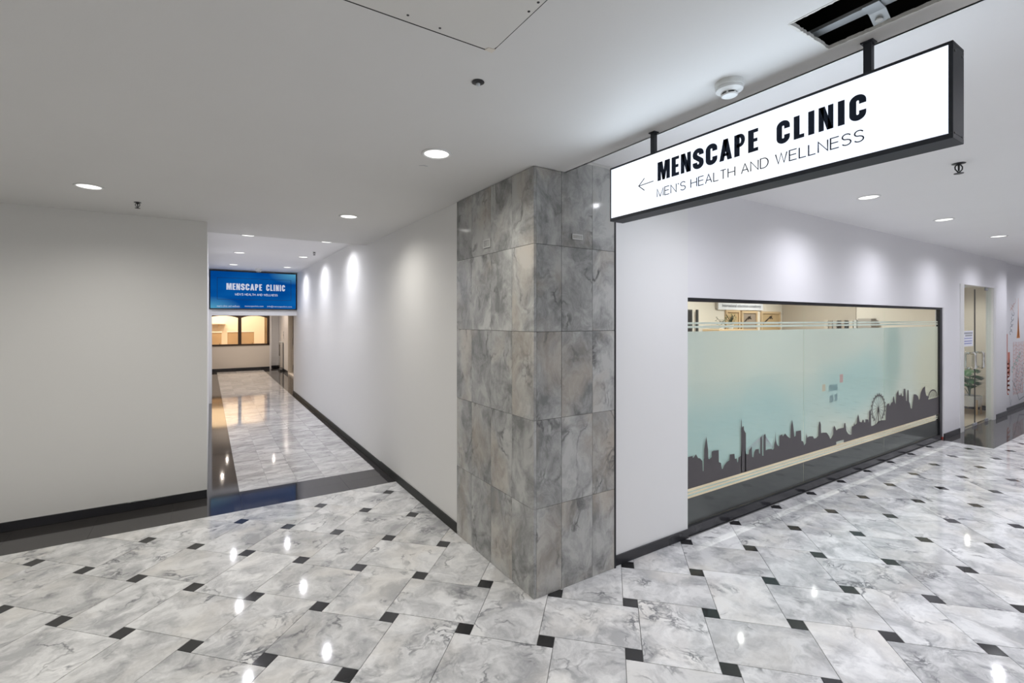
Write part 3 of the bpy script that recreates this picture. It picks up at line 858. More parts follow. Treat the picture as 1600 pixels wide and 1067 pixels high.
for x, y in ((11.3, 1.85), (13.3, 1.83), (15.3, 1.83), (17.2, 1.83), (3.4, -.2), (5.3, -.2), (7.3, -.2), (9.3, -.2), (11.3, -.2), (3.4, -2.3), (6.3, -2.3), (9.3, -2.3)):
    downlight(x, y, ZH, 'unseen downlight of the shop side ceiling, added outside the picture', P_RIGHT, C_RIGHT)  # lamps out of view; the rows nearer the camera are added for illumination
for x, y in ((.4, 14.6), (1.5, 15.0), (.4, 17.2), (2.0, 18.4), (.6, 19.2)):
    downlight(x, y, ZH, 'round downlight in the lobby beyond the blue screen', P_COR * 1.7, (1, .86, .76))
for x, y in ((4.6, 4.2), (7.0, 4.2), (9.3, 4.2)):
    downlight(x, y, ZH, 'round downlight inside the shop behind the frosted glass', 235, (1, .98, .94))
downlight(13.0, 3.05, 2.58, 'warm downlight in the small lobby behind the glass door', 42, (1, .94, .84), r=.06)
downlight(11.8, 3.3, 2.58, 'warm downlight in the small lobby near its hinge side', 42, (1, .94, .84), r=.06)

# ------------------------------------------------------------------ smoke detectors and sprinklers
def smoke(x, y, z, label, s=1.0):
    t = thing('smoke_detector', label, 'smoke detector', (x, y, z), 'ceiling smoke detectors')
    c = (x, y, z)
    smooth_angle(MB().lathe([(.058 * s, -.0002), (.058 * s, -.022 * s), (.056 * s, -.024 * s)], c, 32).obj('base', M['plastic'], t, origin=c))
    smooth_angle(MB().lathe([(.055 * s, -.0245 * s), (.055 * s, -.036 * s), (.036 * s, -.046 * s), (.034 * s, -.0465 * s)], c, 32).obj('body', M['plastic'], t, origin=c))
    MB().lathe([(.030 * s, -.046 * s), (.030 * s, -.054 * s)], c, 24).obj('smoke_slot', M['black'], t, origin=c)
    for k in range(6):
        a = k * math.pi / 3 + .3; px, py = x + .0315 * s * math.cos(a), y + .0315 * s * math.sin(a)
        B(px - .003 * s, px + .003 * s, py - .003 * s, py + .003 * s, z - .0545 * s, z - .045 * s).obj('rib', M['plastic'], t, origin=c)
    smooth_angle(MB().lathe([(.034 * s, -.0545 * s), (.031 * s, -.060 * s), (0, -.062 * s)], c, 24).obj('cap', M['plastic'], t, origin=c))
    MB().lathe([(.003, -.0), (.003, -.002), (0, -.0025)], (x + .045 * s, y, z - .040 * s), 8).obj('indicator', M['red'], t, origin=c)
smoke(1.945, 1.22, ZL, 'white smoke detector on the ceiling left of the hanging sign')
smoke(.985, 11.95, ZH, 'white smoke detector just above the blue screen', 1.3)
def sprinkler(x, y, z, label, drop=.05, hole=False, s=1.0):
    t = thing('sprinkler', label, 'sprinkler', (x, y, z), 'ceiling fire sprinklers')
    c = (x, y, z)
    drop *= s
    MB().lathe([(.026 * s, -.0002), (.028 * s, -.003), (.014 * s, -.006), (.010 * s, -.008)], c, 20).obj('escutcheon', M['black'], t, origin=c)
    if hole:
        MB().lathe([(.009, -.008), (.009, -.014), (.004, -.018), (0, -.0185)], c, 12).obj('head', M['steel'], t, origin=c); return
    MB().lathe([(.007 * s, -.006), (.007 * s, -.016), (.0045 * s, -.018), (.0035 * s, -drop * .8)], c, 10).obj('head', M['black'], t, origin=c)
    for q in (-1, 1):
        px, py = math.cos(TH) * q * s, -math.sin(TH) * q * s
        MB().tube([(x + px * .010, y + py * .010, z - .008 * s), (x + px * .019, y + py * .019, z - .018 * s), (x + px * .018, y + py * .018, z - drop * .62), (x + px * .004, y + py * .004, z - drop * .9)], .003 * s, 6).obj('frame_arm', M['black'], t, origin=c)
    df = MB().lathe([(.004 * s, -drop * .86), (.004 * s, -drop), (.020 * s, -drop - .001), (.020 * s, -drop - .004), (0, -drop - .004)], c, 12)
    df.obj('deflector', M['black'], t, origin=c)
sprinkler(-.522, 5.242, ZL, 'fire sprinkler in the ceiling above the left wall')
sprinkler(1.006, 1.801, ZL, 'recessed sprinkler head in the ceiling near the square hatch', hole=True)
sprinkler(1.556, 8.53, ZH, 'fire sprinkler in the corridor ceiling near its right wall')
sprinkler(4.73, 1.157, ZH, 'fire sprinkler in the ceiling right of the hanging sign', s=1.45)

# ------------------------------------------------------------------ SHOP WINDOW
win = struct_empty('window_1', 'wide shop window with frosted film and a dark skyline print', 'window', (6.7, 2.64, 0))
YG0, YG1 = 2.630, 2.640
PX = [3.534, 5.601, 7.743, 9.79]
B(WX0, WX1, 2.612, 2.66, 2.050, WZ1).obj('frame_head', M['black'], win, origin=(6.7, 2.64, 2.07), bevel=.001)
B(9.79, WX1, 2.612, 2.66, .0, 2.050).obj('frame_jamb', M['black'], win, origin=(9.84, 2.64, 1.0), bevel=.001)
B(WX0, 9.79, 2.606, 2.66, .0005, .082).obj('kerb', M['base'], win, origin=(6.7, 2.64, .04), bevel=.001)
def P(pts, y0, y1): return MB().prism(pts, lambda x, z: (x, y0, z), lambda x, z: (x, y1, z))
def rectp(x0, x1, z0, z1): return [(x0, z0), (x1, z0), (x1, z1), (x0, z1)]
for k in range(3):
    a, b_ = PX[k] + (.002 if k else 0), PX[k + 1] - .002
    pane = B(a, b_, YG0, YG1, .082, 2.050).obj('glass_pane', M['glass'], win, origin=((a + b_) / 2, 2.635, 1.07))
    # film on the room side of the pane
    yf = (YG1 + .0004, YG1 + .0010)
    P(rectp(a, b_, .402, 1.785), *yf).obj('frosted_film', M['film'], pane, origin=(0, 0, 0))
    for (z0, z1) in ((1.849, 1.868), (1.815, 1.836)):
        P(rectp(a, b_, z0, z1), *yf).obj('film_stripe', M['film'], pane, origin=(0, 0, 0))
    P(rectp(a, b_, .362, .372), *yf).obj('film_stripe', M['film'], pane, origin=(0, 0, 0))
    P(rectp(a, b_, .330, .345), *yf).obj('film_stripe', M['film'], pane, origin=(0, 0, 0))
    P(rectp(a, b_, .084, .312), *yf).obj('dark_film', M['film_dark'], pane, origin=(0, 0, 0))
SKY = [(3.55, 0.582), (3.559, 0.584), (3.565, 0.556), (3.574, 0.554), (3.575, 0.684), (3.64, 0.685), (3.646, 0.665), (3.665, 0.674), (3.688, 0.693), (3.716, 0.655), (3.749, 0.645), (3.779, 0.616), (3.784, 0.526), (3.797, 0.524), (3.801, 0.633), (3.805, 0.637), (3.807, 0.718), (3.821, 0.773), (3.838, 0.832), (3.847, 0.79), (3.863, 0.71), (3.867, 0.627), (3.88, 0.617), (3.894, 0.623), (3.917, 0.632), (3.918, 0.681), (3.941, 0.686), (4.023, 0.68), (4.026, 0.569), (4.058, 0.555), (4.072, 0.498), (4.086, 0.493), (4.107, 0.522), (4.15, 0.549), (4.193, 0.559), (4.2, 0.613), (4.273, 0.608), (4.281, 0.558), (4.31, 0.558), (4.318, 0.518), (4.333, 0.52), (4.34, 0.562), (4.381, 0.572), (4.386, 0.607), (4.394, 0.666), (4.396, 0.771), (4.389, 0.807), (4.383, 0.904), (4.388, 0.934), (4.394, 0.903), (4.399, 0.841), (4.408, 0.853), (4.428, 0.854), (4.434, 0.815), (4.454, 0.791), (4.466, 0.78), (4.462, 0.754), (4.449, 0.738), (4.451, 0.624), (4.469, 0.577), (4.5, 0.568), (4.515, 0.57), (4.52, 0.605), (4.539, 0.616), (4.567, 0.638), (4.573, 0.535), (4.594, 0.523), (4.61, 0.574), (4.634, 0.597), (4.69, 0.594), (4.695, 0.552), (4.718, 0.539), (4.719, 0.703), (4.744, 0.713), (4.75, 0.671), (4.754, 0.516), (4.777, 0.512), (4.779, 0.676), (4.78, 0.717), (4.805, 0.732), (4.816, 0.717), (4.818, 0.561), (4.855, 0.565), (4.923, 0.56), (4.949, 0.547), (4.974, 0.557), (4.979, 0.603), (4.997, 0.633), (5.002, 0.731), (5.014, 0.635), (5.032, 0.591), (5.061, 0.568), (5.074, 0.571), (5.079, 0.674), (5.132, 0.684), (5.145, 0.66), (5.195, 0.685), (5.231, 0.654), (5.286, 0.623), (5.301, 0.625), (5.309, 0.75), (5.338, 0.816), (5.361, 0.734), (5.38, 0.625), (5.414, 0.63), (5.417, 0.679), (5.523, 0.677), (5.532, 0.56), (5.571, 0.55), (5.591, 0.502), (5.63, 0.522), (5.64, 0.631), (5.66, 0.578), (5.69, 0.584), (5.716, 0.586), (5.789, 0.576), (5.813, 0.548), (5.863, 0.548), (5.913, 0.566), (5.921, 0.682), (5.931, 0.718), (5.946, 0.729), (5.971, 0.689), (5.976, 0.589), (6.028, 0.588), (6.105, 0.578), (6.158, 0.54), (6.198, 0.491), (6.224, 0.5), (6.272, 0.538), (6.274, 0.602), (6.297, 0.637), (6.324, 0.609), (6.346, 0.574), (6.401, 0.586), (6.541, 0.582), (6.555, 0.633), (6.584, 0.636), (6.598, 0.575), (6.612, 0.534), (6.656, 0.495), (6.714, 0.472), (6.749, 0.474), (6.758, 0.569), (6.808, 0.57), (6.823, 0.615), (6.841, 0.579), (6.892, 0.594), (6.908, 0.666), (6.932, 0.705), (6.953, 0.668), (6.975, 0.605), (7.03, 0.591), (7.061, 0.622), (7.093, 0.612), (7.099, 0.583), (7.14, 0.579), (7.143, 0.616), (7.226, 0.604), (7.242, 0.56), (7.255, 0.705), (7.281, 0.722), (7.303, 0.7), (7.313, 0.51), (7.366, 0.508), (7.465, 0.52), (7.532, 0.548), (7.635, 0.548), (7.767, 0.536), (7.792, 0.723), (7.827, 0.752), (7.881, 0.751), (7.899, 0.713), (7.953, 0.752), (8.008, 0.762), (8.019, 0.828), (8.045, 0.833), (8.071, 0.756), (8.108, 0.722), (8.13, 0.856), (8.194, 0.911), (8.213, 0.834), (8.27, 0.829), (8.297, 0.865), (8.328, 0.809), (8.378, 0.812), (8.393, 0.911), (8.448, 0.906), (8.476, 0.734), (8.5, 0.724), (8.524, 0.882), (8.563, 0.879), (8.583, 0.709), (8.624, 0.674), (8.644, 0.609), (8.693, 0.596), (8.726, 0.696), (8.767, 0.802), (8.85, 0.792), (8.926, 0.757), (8.964, 0.698), (8.998, 0.719), (9.028, 0.797), (9.098, 0.856), (9.21, 0.887), (9.216, 0.814), (9.26, 0.737), (9.319, 0.732), (9.35, 0.671), (9.721, 0.675), (9.769, 0.702), (9.786, 0.69)]
yk = (YG0 - .0012, YG0 - .0004)
sk = MB()
for i in range(len(SKY) - 1):
    (xa, za), (xb, zb) = SKY[i], SKY[i + 1]
    if xb - xa < 1e-4: continue
    if xa < 6.527 and xb > 6.346 and xa >= 6.3:      # the dark arch under the bridge
        sk.add([(xa, yk[0], .438), (xb, yk[0], .438), (xb, yk[0], zb), (xa, yk[0], za)], [(0, 1, 2, 3)])
    else:
        sk.add([(xa, yk[0], .402), (xb, yk[0], .402), (xb, yk[0], zb), (xa, yk[0], za)], [(0, 1, 2, 3)])
sk.add([(3.536, yk[0], .402), (3.55, yk[0], .402), (3.55, yk[0], .582), (3.536, yk[0], .575)], [(0, 1, 2, 3)])
sk.obj('skyline_print', M['film_dark'], win, origin=(6.7, 2.63, .5), fixn=False)
wfn = lambda u, v, d: (u, YG0 - .0004 - d, v)
wh = []
ccx, ccz, rx, rz = 7.537, .720, .205, .172
wh += ribbon(arc(ccx, ccz, rx, rz, -60, 240, 40), .016) + ribbon(arc(ccx, ccz, rx * .9, rz * .9, -60, 240, 40), .006)
for k in range(16):
    a = R(k * 22.5); wh += ribbon([(ccx, ccz), (ccx + rx * .92 * math.cos(a), ccz + rz * .92 * math.sin(a))], .0035)
for k in range(18):
    a = R(-50 + k * 16.5); px, pz = ccx + rx * 1.10 * math.cos(a), ccz + rz * 1.10 * math.sin(a)
    wh.append([(px - .010, pz - .008), (px + .010, pz - .008), (px + .010, pz + .008), (px - .010, pz + .008)])
wh += ribbon([(ccx - .10, .52), (ccx, ccz), (ccx + .10, .53)], .012) + ribbon([(ccx, .52), (ccx, ccz)], .024)
flat(wh, wfn, 0, .0008).obj('wheel_print', M['film_dark'], win, origin=(6.7, 2.63, .5))
ar = ribbon(arc(9.53, .690, .185, .112, 0, 180, 16), .022)
for k in range(1, 9):
    a0 = R(180 - k * 20); ar += ribbon([(9.345 + .37 * k / 9, .69), (9.53 + .18 * math.cos(a0), .69 + .11 * math.sin(a0))], .004)
    ar += ribbon([(9.345 + .37 * k / 9, .69), (9.53 + .18 * math.cos(R(180 - (k + 1) * 20)), .69 + .11 * math.sin(R(180 - (k + 1) * 20)))], .004)
flat(ar, wfn, 0, .0008).obj('arch_print', M['film_dark'], win, origin=(6.7, 2.63, .5))
cbl = []
for k in range(14):
    t = k / 13
    cbl += ribbon([(4.47 + .30 * t, .62 * (1 - t) + .60 * t), (4.764, .718)], .0022) + ribbon([(4.80 + .16 * t, .60 - .03 * t), (4.80, .718)], .0022)
cbl += ribbon([(6.60, .60), (6.66, .53), (6.75, .485)], .006) + ribbon([(6.15, .50), (6.22, .55), (6.275, .62)], .006)
flat(cbl, wfn, 0, .0006).obj('bridge_print', M['greyprint'], win, origin=(6.7, 2.63, .5))
B(9.86, 9.903, 2.600, 2.612, .001, .035).obj('sealing_tape', M['red'], win, origin=(9.85, 2.6, .03))
B(9.905, 9.925, YS - .004, YS - .0002, .085, 2.083).obj('edge_bead', M['trimwhite'], win, origin=(9.91, 2.6, 1.0))

# things seen through the window --------------------------------------------------
yb = 5.40
bd = thing('name_board', 'long cream board with dark lettering, seen through the clear strip of the shop window', 'sign board', (8.95, yb, 2.13))
B(8.20, 9.74, yb - .03, yb - .002, 2.085, 2.25).obj('board', M['paper'], bd, origin=(8.95, yb, 2.13), bevel=.002)
small_text('International education consultancy', 'lettering', M['ink'], bd, lambda u, v, d: (u, yb - .031 - d, v), 8.33, 9.66, 2.120, 2.195)
B(8.15, 8.199, yb - .035, yb - .002, 2.10, 2.26).obj('end_cap', M['greyfab'], bd, origin=(8.95, yb, 2.13))
for (x0, x1, z0, z1, mt, lab, fig) in ((8.46, 8.92, 1.66, 2.082, 'tan', 'tan picture in a pale timber frame below the name board, leftmost of three', [(8.66, 1.80), (8.64, 1.90), (8.70, 1.97)]),
                                  (8.98, 9.54, 1.66, 2.07, 'taupe', 'taupe picture in a pale timber frame, middle of the three behind the glass', [(9.02, 1.80), (9.25, 1.95), (9.33, 1.91)]),
                                  (9.68, 10.42, 1.64, 2.065, 'tan', 'largest framed tan picture, right of the three behind the glass', [(9.76, 1.80), (10.05, 1.96), (10.13, 1.91)])):
    t = thing('framed_picture', lab, 'picture', ((x0 + x1) / 2, yb, z0), 'framed pictures behind the shop window')
    o_ = ((x0 + x1) / 2, yb, z0)
    frame_rect(MB(), lambda u, v, d: (u, yb - d, v), x0, x1, z0, z1, .045, .002, .035).obj('frame', M['wood'], t, origin=o_)
    B(x0 + .045, x1 - .045, yb - .015, yb - .003, z0 + .045, z1 - .045).obj('print', M[mt], t, origin=o_)
    flat(ribbon(fig, .03) + ribbon([(fig[1][0] - .02, fig[1][1] - .05), (fig[1][0] + .06, fig[1][1] + .02)], .03), lambda u, v, d: (u, yb - .0155 - d, v), 0, .001).obj('figure', M['brown'], t, origin=o_)
t = thing('wall_display', 'black panel at the left end of the shop window, behind the glass', 'display panel', (7.2, yb, 1.4))
B(6.9, 7.42, yb - .04, yb - .002, 1.40, 2.075).obj('panel', M['dkgrey'], t, origin=(7.2, yb, 1.4), bevel=.004)
B(6.93, 7.39, yb - .043, yb - .041, 1.43, 2.045).obj('screen', M['black'], t, origin=(7.2, yb, 1.4))
t = thing('rail_post', 'thin dark post beside the black panel behind the shop window', 'post', (7.52, yb - .06, 0))
B(7.502, 7.538, yb - .08, yb - .045, .004, 2.075).obj('post', M['dkgrey'], t, origin=(7.52, yb - .06, 0)); B(7.46, 7.58, yb - .12, yb - .01, .002, .010).obj('foot_plate', M['dkgrey'], t, origin=(7.52, yb - .06, 0))
t = thing('low_cabinet', 'tall pale cabinet behind the frosted glass, carrying two small plants', 'cabinet', (8.1, 5.2, 0))
B(7.7, 8.44, 5.02, 5.355, .06, 1.72).obj('body', M['wood'], t, origin=(8.1, 5.2, 0), bevel=.003)
B(7.72, 8.42, 5.04, 5.34, .002, .06).obj('plinth', M['dkgrey'], t, origin=(8.1, 5.2, 0))
for k in range(2):
    d = B(7.71 + .365 * k, 8.065 + .365 * k, 5.0, 5.018, .08, 1.70).obj('door', M['wood'], t, origin=(7.89 + .365 * k, 5.01, .9), bevel=.002)
    B(8.03 + .06 * k, 8.04 + .06 * k, 4.985, 4.999, .85, .98).obj('handle', M['chrome'], d, origin=(8.03, 4.99, .9))
def small_plant(x, y, z, h, n, label):
    t = thing('potted_plant', label, 'plant', (x, y, z), 'small plants on the cabinet')
    o = (x, y, z)
    smooth_angle(MB().lathe([(.04, 0.0005), (.055, .08), (.058, .085), (.05, .085), (.048, .075), (0, .075)], o, 16).obj('pot', M['trimwhite'], t, origin=o))
    st, lf = MB(), MB()
    for k in range(n):
        a = k * 2.4; rr = random.uniform(.02, .09); hh = h * random.uniform(.55, 1)
        tip = (x + rr * math.cos(a), y + rr * math.sin(a), z + .07 + hh)
        st.tube([(x, y, z + .07), (x + rr * .4 * math.cos(a), y + rr * .4 * math.sin(a), z + .07 + hh * .6), tip], .004, 5)
        for q in range(5):
            b_ = random.uniform(0, 6.28); c = Vector(tip) - Vector((0, 0, .03 * q)); l = random.uniform(.03, .05)
            dx, dy = math.cos(b_) * l, math.sin(b_) * l
            lf.add([c, c + Vector((dx * .5 - dy * .3, dy * .5 + dx * .3, .015)), c + Vector((dx, dy, 0)), c + Vector((dx * .5 + dy * .3, dy * .5 - dx * .3, .015))], [(0, 1, 2, 3)])
    st.obj('stem', M['brown'], t, origin=o); lf.obj('foliage', M['leaf'], t, origin=o, fixn=False)
small_plant(8.02, 5.18, 1.72, .14, 5, 'small dark potted plant, left of the two on the cabinet behind the glass')
small_plant(8.30, 5.18, 1.72, .20, 11, 'bushier potted plant, right of the two on the cabinet behind the glass')
t = thing('wall_shelf', 'grey wall shelf carrying folders, seen through the clear strip at the right', 'shelf', (10.53, 4.1, 1.6))
so_ = (10.53, 4.1, 1.6)
B(10.25, 10.534, 3.66, 4.56, 1.60, 1.63).obj('board', M['greyfab'], t, origin=so_, bevel=.002)
for yy in (3.8, 4.4): B(10.30, 10.534, yy - .01, yy + .01, 1.52, 1.599).obj('bracket', M['dkgrey'], t, origin=so_)
yy = 3.70; kk = 0
for wdt, hh, mt in ((.22, .285, 'greyfab'), (.05, .26, 'plate_rim'), (.07, .25, 'beige'), (.045, .22, 'dkgrey'), (.06, .25, 'taupe'), (.05, .235, 'brown'), (.07, .25, 'greyfab'), (.06, .24, 'taupe'), (.08, .25, 'beige')):
    kk += 1
    names = ['widest grey box at the near end of the wall shelf', 'pale grey folder beside the wide grey box on the wall shelf', 'beige folder, third along the wall shelf from its near end', 'dark grey folder, lowest on the wall shelf', 'taupe folder between dark ones on the wall shelf', 'brown folder in the middle of the wall shelf', 'grey folder right after the brown one on the wall shelf', 'second taupe folder on the wall shelf', 'beige box file at the far end of the wall shelf']
    o = B(10.29, 10.52, yy, yy + wdt - .006, 1.6305, 1.63 + hh).obj('folder', M[mt], None, origin=(10.4, yy + wdt / 2, 1.6305), bevel=.003)
    tag(o, names[kk - 1], 'folder', 'folders on the wall shelf'); yy += wdt + .01
for (x, z, w_, h_, mt, lab) in ((6.507, 1.181, .085, .10, 'notered', 'small faded red paper stuck to the frosted glass, topmost'), (6.066, 1.10, .075, .08, 'noteorange', 'small faded orange paper stuck to the frosted glass, leftmost'),
                                (6.256, .955, .09, .085, 'black', 'dark paper stuck behind the frosted glass, left of two'), (6.365, .962, .07, .085, 'black', 'dark paper stuck behind the frosted glass, right of two'),
                                (6.30, 1.085, .22, .07, 'tealprint', 'teal sheet stuck behind the frosted glass, widest')):
    o = P(rectp(x - w_ / 2, x + w_ / 2, z - h_ / 2, z + h_ / 2), *((YG1 + .0001, YG1 + .0003) if mt.startswith('note') else (YG1 + .0014, YG1 + .0022))).obj('paper_note', M[mt], None, origin=(x, 2.642, z))
    tag(o, lab, 'paper', 'papers behind the frosted glass')

# ------------------------------------------------------------------ GLASS DOUBLE DOOR
dr = struct_empty('door_1', 'frameless double glass door with chrome pull handles', 'door', ((DX0 + DX1) / 2, 2.63, 0))
do = ((DX0 + DX1) / 2, 2.63, 0)
fj = MB().box(DX0 - .14, DX0, YS - .012, YS + .09, 0.0005, DZ1 + .012).box(DX1, DX1 + .12, YS - .012, YS + .09, .0005, DZ1 + .012)
B(10.68, DX0, YS - .010, YS, .0005, DZ1).obj('jamb', M['trimwhite'], dr, origin=do)
B(DX1, 12.73, YS - .010, YS, .0005, DZ1).obj('jamb', M['trimwhite'], dr, origin=do)
B(DX0 + .002, DX1 - .002, YS + .02, YS + .06, .0005, .006).obj('threshold', M['chrome'], dr, origin=do)
DC = 11.60
for (a, b_, s) in ((DX0 + .008, DC - .004, -1), (DC + .004, DX1 - .25, 1)):
    lf = B(a, b_, 2.622, 2.632, .012, DZ1 - .01).obj('glass_leaf', M['glass'], dr, origin=((a + b_) / 2, 2.627, 1.2))
    hx = DC - .27 if s < 0 else DC + .20
    for yo in (-1, 1):
        y_ = 2.627 + yo * .065
        MB().tube([(hx, 2.627 + yo * .006, 1.30), (hx, y_ - yo * .012, 1.31), (hx, y_, 1.295), (hx, y_, 1.05), (hx, y_ - yo * .012, 1.035), (hx, 2.627 + yo * .006, 1.045)], .021, 10).obj('pull_handle', M['chrome'], lf, origin=((a + b_) / 2, 2.627, 1.2), smooth=True)
    for xx in ((a, a + .14) if s < 0 else (b_ - .14, b_),):
        B(xx[0], xx[1], 2.616, 2.638, .008, .06).obj('patch_fitting', M['greyprint'], lf, origin=((a + b_) / 2, 2.627, 1.2), bevel=.002)
        B(xx[0], xx[1], 2.616, 2.638, DZ1 - .06, DZ1 - .006).obj('patch_fitting', M['greyprint'], lf, origin=((a + b_) / 2, 2.627, 1.2), bevel=.002)
    xx = (b_ - .10, b_) if s < 0 else (a, a + .10)
    B(xx[0], xx[1], 2.616, 2.638, .008, .055).obj('lock_fitting', M['greyprint'], lf, origin=((a + b_) / 2, 2.627, 1.2), bevel=.002)
    B((b_ - .004) if s < 0 else a, b_ if s < 0 else a + .004, 2.620, 2.634, .06, DZ1 - .06).obj('edge_seal', M['dkgrey'], lf, origin=((a + b_) / 2, 2.627, 1.2))
B(DX1 - .245, DX1 - .02, 2.622, 2.632, .012, DZ1 - .01).obj('side_glass', M['glass'], dr, origin=do)
B(DX1 - .02, DX1, YS + .0, YS + .09, .0005, DZ1).obj('jamb', M['trimwhite'], dr, origin=do)
ps = thing('door_notice', 'small white notice with blue lines on the left leaf of the glass door', 'notice', (11.2, 2.62, 1.43))
po = (11.2, 2.62, 1.43)
P(rectp(10.93, 11.48, 1.43, 1.70), 2.6205, 2.6215).obj('sheet', M['paper'], ps, origin=po)
ln = [rectp(10.97, 11.44, 1.645, 1.675), rectp(11.05, 11.42, 1.605, 1.632), rectp(10.99, 11.42, 1.565, 1.575), rectp(10.99, 11.42, 1.515, 1.527), rectp(10.99, 11.40, 1.475, 1.487)]
flat(ln[:2], lambda u, v, d: (u, 2.6204 - d, v), 0, .0008).obj('heading_lines', M['greyprint'], ps, origin=po)
flat(ln[2:], lambda u, v, d: (u, 2.6204 - d, v), 0, .0008).obj('text_lines', M['bluetext'], ps, origin=po)

# potted monstera behind the door
mo = thing('potted_monstera', 'leafy monstera in a white pot on wooden legs behind the glass door', 'plant', (13.06, 3.03, .003))
c = (13.06, 3.03, .003)
smooth_angle(MB().lathe([(.13, .15), (.165, .16), (.18, .36), (.182, .37), (.170, .37), (.166, .34), (0, .34)], c, 24).obj('pot', M['trimwhite'], mo, origin=c))
for k in range(4):
    a = R(45 + 90 * k); px, py = c[0] + .185 * math.cos(a), c[1] + .185 * math.sin(a)
    MB().tube([(px, py, .004), (px, py, .30)], [.014, .018], 8).obj('stand_leg', M['wood'], mo, origin=c)
MB().box(c[0] - .12, c[0] + .12, c[1] - .012, c[1] + .012, .14, .168).box(c[0] - .012, c[0] + .012, c[1] - .12, c[1] + .12, .14, .168).obj('stand_brace', M['wood'], mo, origin=c)
MB().lathe([(.136, .345), (0, .350)], c, 20).obj('soil', M['soil'], mo, origin=c)
def leaf(base, az, rise, reach, size):
    d = Vector((math.cos(az), math.sin(az), 0)); s = Vector((-d.y, d.x, 0))
    tip0 = Vector(base) + d * reach + Vector((0, 0, rise))
    st = MB().tube([base, Vector(base) + d * reach * .35 + Vector((0, 0, rise * .65)), tip0], .006, 6)
    lf_ = MB()
    prof = [(0, .0), (.10, .36), (.28, .50), (.5, .46), (.75, .30), (1.0, .0)]
    v, f = [], []
    for t, w_ in prof:
        cpt = tip0 + d * (t - .1) * size + Vector((0, 0, .10 * size * math.sin(t * 3) - .25 * size * t * t))
        for q in (-1, -.5, 0, .5, 1):
            v.append(cpt + s * w_ * q * size + Vector((0, 0, -.10 * size * abs(q))))
    for i in range(len(prof) - 1):
        for q in range(4):
            if i in (1, 3) and q in (0, 3): # the splits of the leaf
                a0, a1, b0, b1 = i * 5 + q, i * 5 + q + 1, (i + 1) * 5 + q, (i + 1) * 5 + q + 1
                f.append((a0, a1, b1)) if q == 0 else f.append((a0, a1, b0))
            else:
                f.append((i * 5 + q, i * 5 + q + 1, (i + 1) * 5 + q + 1, (i + 1) * 5 + q))
    lf_.add(v, f)
    st.obj('stem', M['leaf'], mo, origin=c)
    o = lf_.obj('leaf', M['leaf'], mo, origin=c, fixn=False, smooth=True)
for k, (az, rise, reach, size) in enumerate(((185, .52, .06, .30), (-10, .54, .04, .28), (150, .40, .16, .32), (-12, .40, .12, .30), (168, .26, .18, .30), (-5, .28, .14, .28), (20, .32, .20, .30), (130, .22, .20, .28), (90, .44, .10, .28), (200, .36, .10, .24), (10, .20, .18, .26))):
    leaf((c[0], c[1], .35), R(az), rise, reach, size)

# ------------------------------------------------------------------ MURAL
YM_ = YS + .08
mu = thing('wall_mural', 'orange tower and sketched red city lines printed on the far white wall', 'mural', (14.6, YM_, 1.2))
mo_ = (14.6, YM_, 1.2)
mfn = lambda u, v, d: (u, YM_ - .0006 - d, v)
tw = [[(14.80, 1.52), (14.86, 1.52), (14.836, 2.36), (14.826, 2.36)], [(14.70, 1.50), (14.96, 1.50), (14.90, 1.68), (14.76, 1.68)], [(14.76, 1.68), (14.90, 1.68), (14.85, 1.95), (14.81, 1.95)]]
flat(tw, mfn, 0, .0010).obj('tower_print', M['orange'], mu, origin=mo_)
r1, r2, r3, r4 = [], [], [], []
for k in range(7): r1 += ribbon([(14.45 + .13 * k, 1.42), (14.42 + .13 * k + .02 * math.sin(k), .55), (14.44 + .12 * k, .30)], .018)
for k in range(13):
    z = .32 + k * .085
    r2 += ribbon([(14.42 + .06 * (j % 2) + .11 * j, z + .03 * math.sin(j * 1.7 + k)) for j in range(9)], .008)
for k in range(10): r3 += ribbon(arc(14.5 + .085 * k, .45 + .1 * (k % 5), .10, .09, 30 * k, 30 * k + 260, 10), .012)
r1 += [rectp(13.94, 13.99, .45, 1.60), rectp(14.02, 14.16, .75, 1.22)]
for k in range(8): r1 += ribbon(arc(14.06, .40 + .09 * k, .10, .05, 20 * k, 20 * k + 280, 9), .03)
for k in range(5): r3 += ribbon(arc(14.25 + .04 * k, 1.62 + .10 * k, .09, .04, 40 * k, 40 * k + 250, 9), .022)
for k in range(6): r2 += ribbon(arc(14.3 + .09 * (k % 3), 2.05 + .05 * k, .14, .07, 50 * k, 50 * k + 150, 8), .010)
r3 += ribbon([(14.35, .62), (14.6, .45), (14.9, .16), (15.3, .20)], .02) + ribbon([(14.15, .32), (14.22, .10), (14.30, .22)], .016)
for k in range(5): r4 += ribbon(arc(14.36 + .15 * k, .85 + .07 * k, .05, .06, 0, 300, 8), .022)
for ps_, th_, nm_, mt_ in ((r1, .0006, 'red_lines', 'redprint'), (r2, .0005, 'pink_lines', 'pinkprint'), (r3, .0007, 'grey_lines', 'greyprint'), (r4, .0008, 'teal_lines', 'tealprint')):
    flat(ps_, mfn, 0, th_).obj(nm_, M[mt_], mu, origin=mo_)['kind'] = 'stuff'

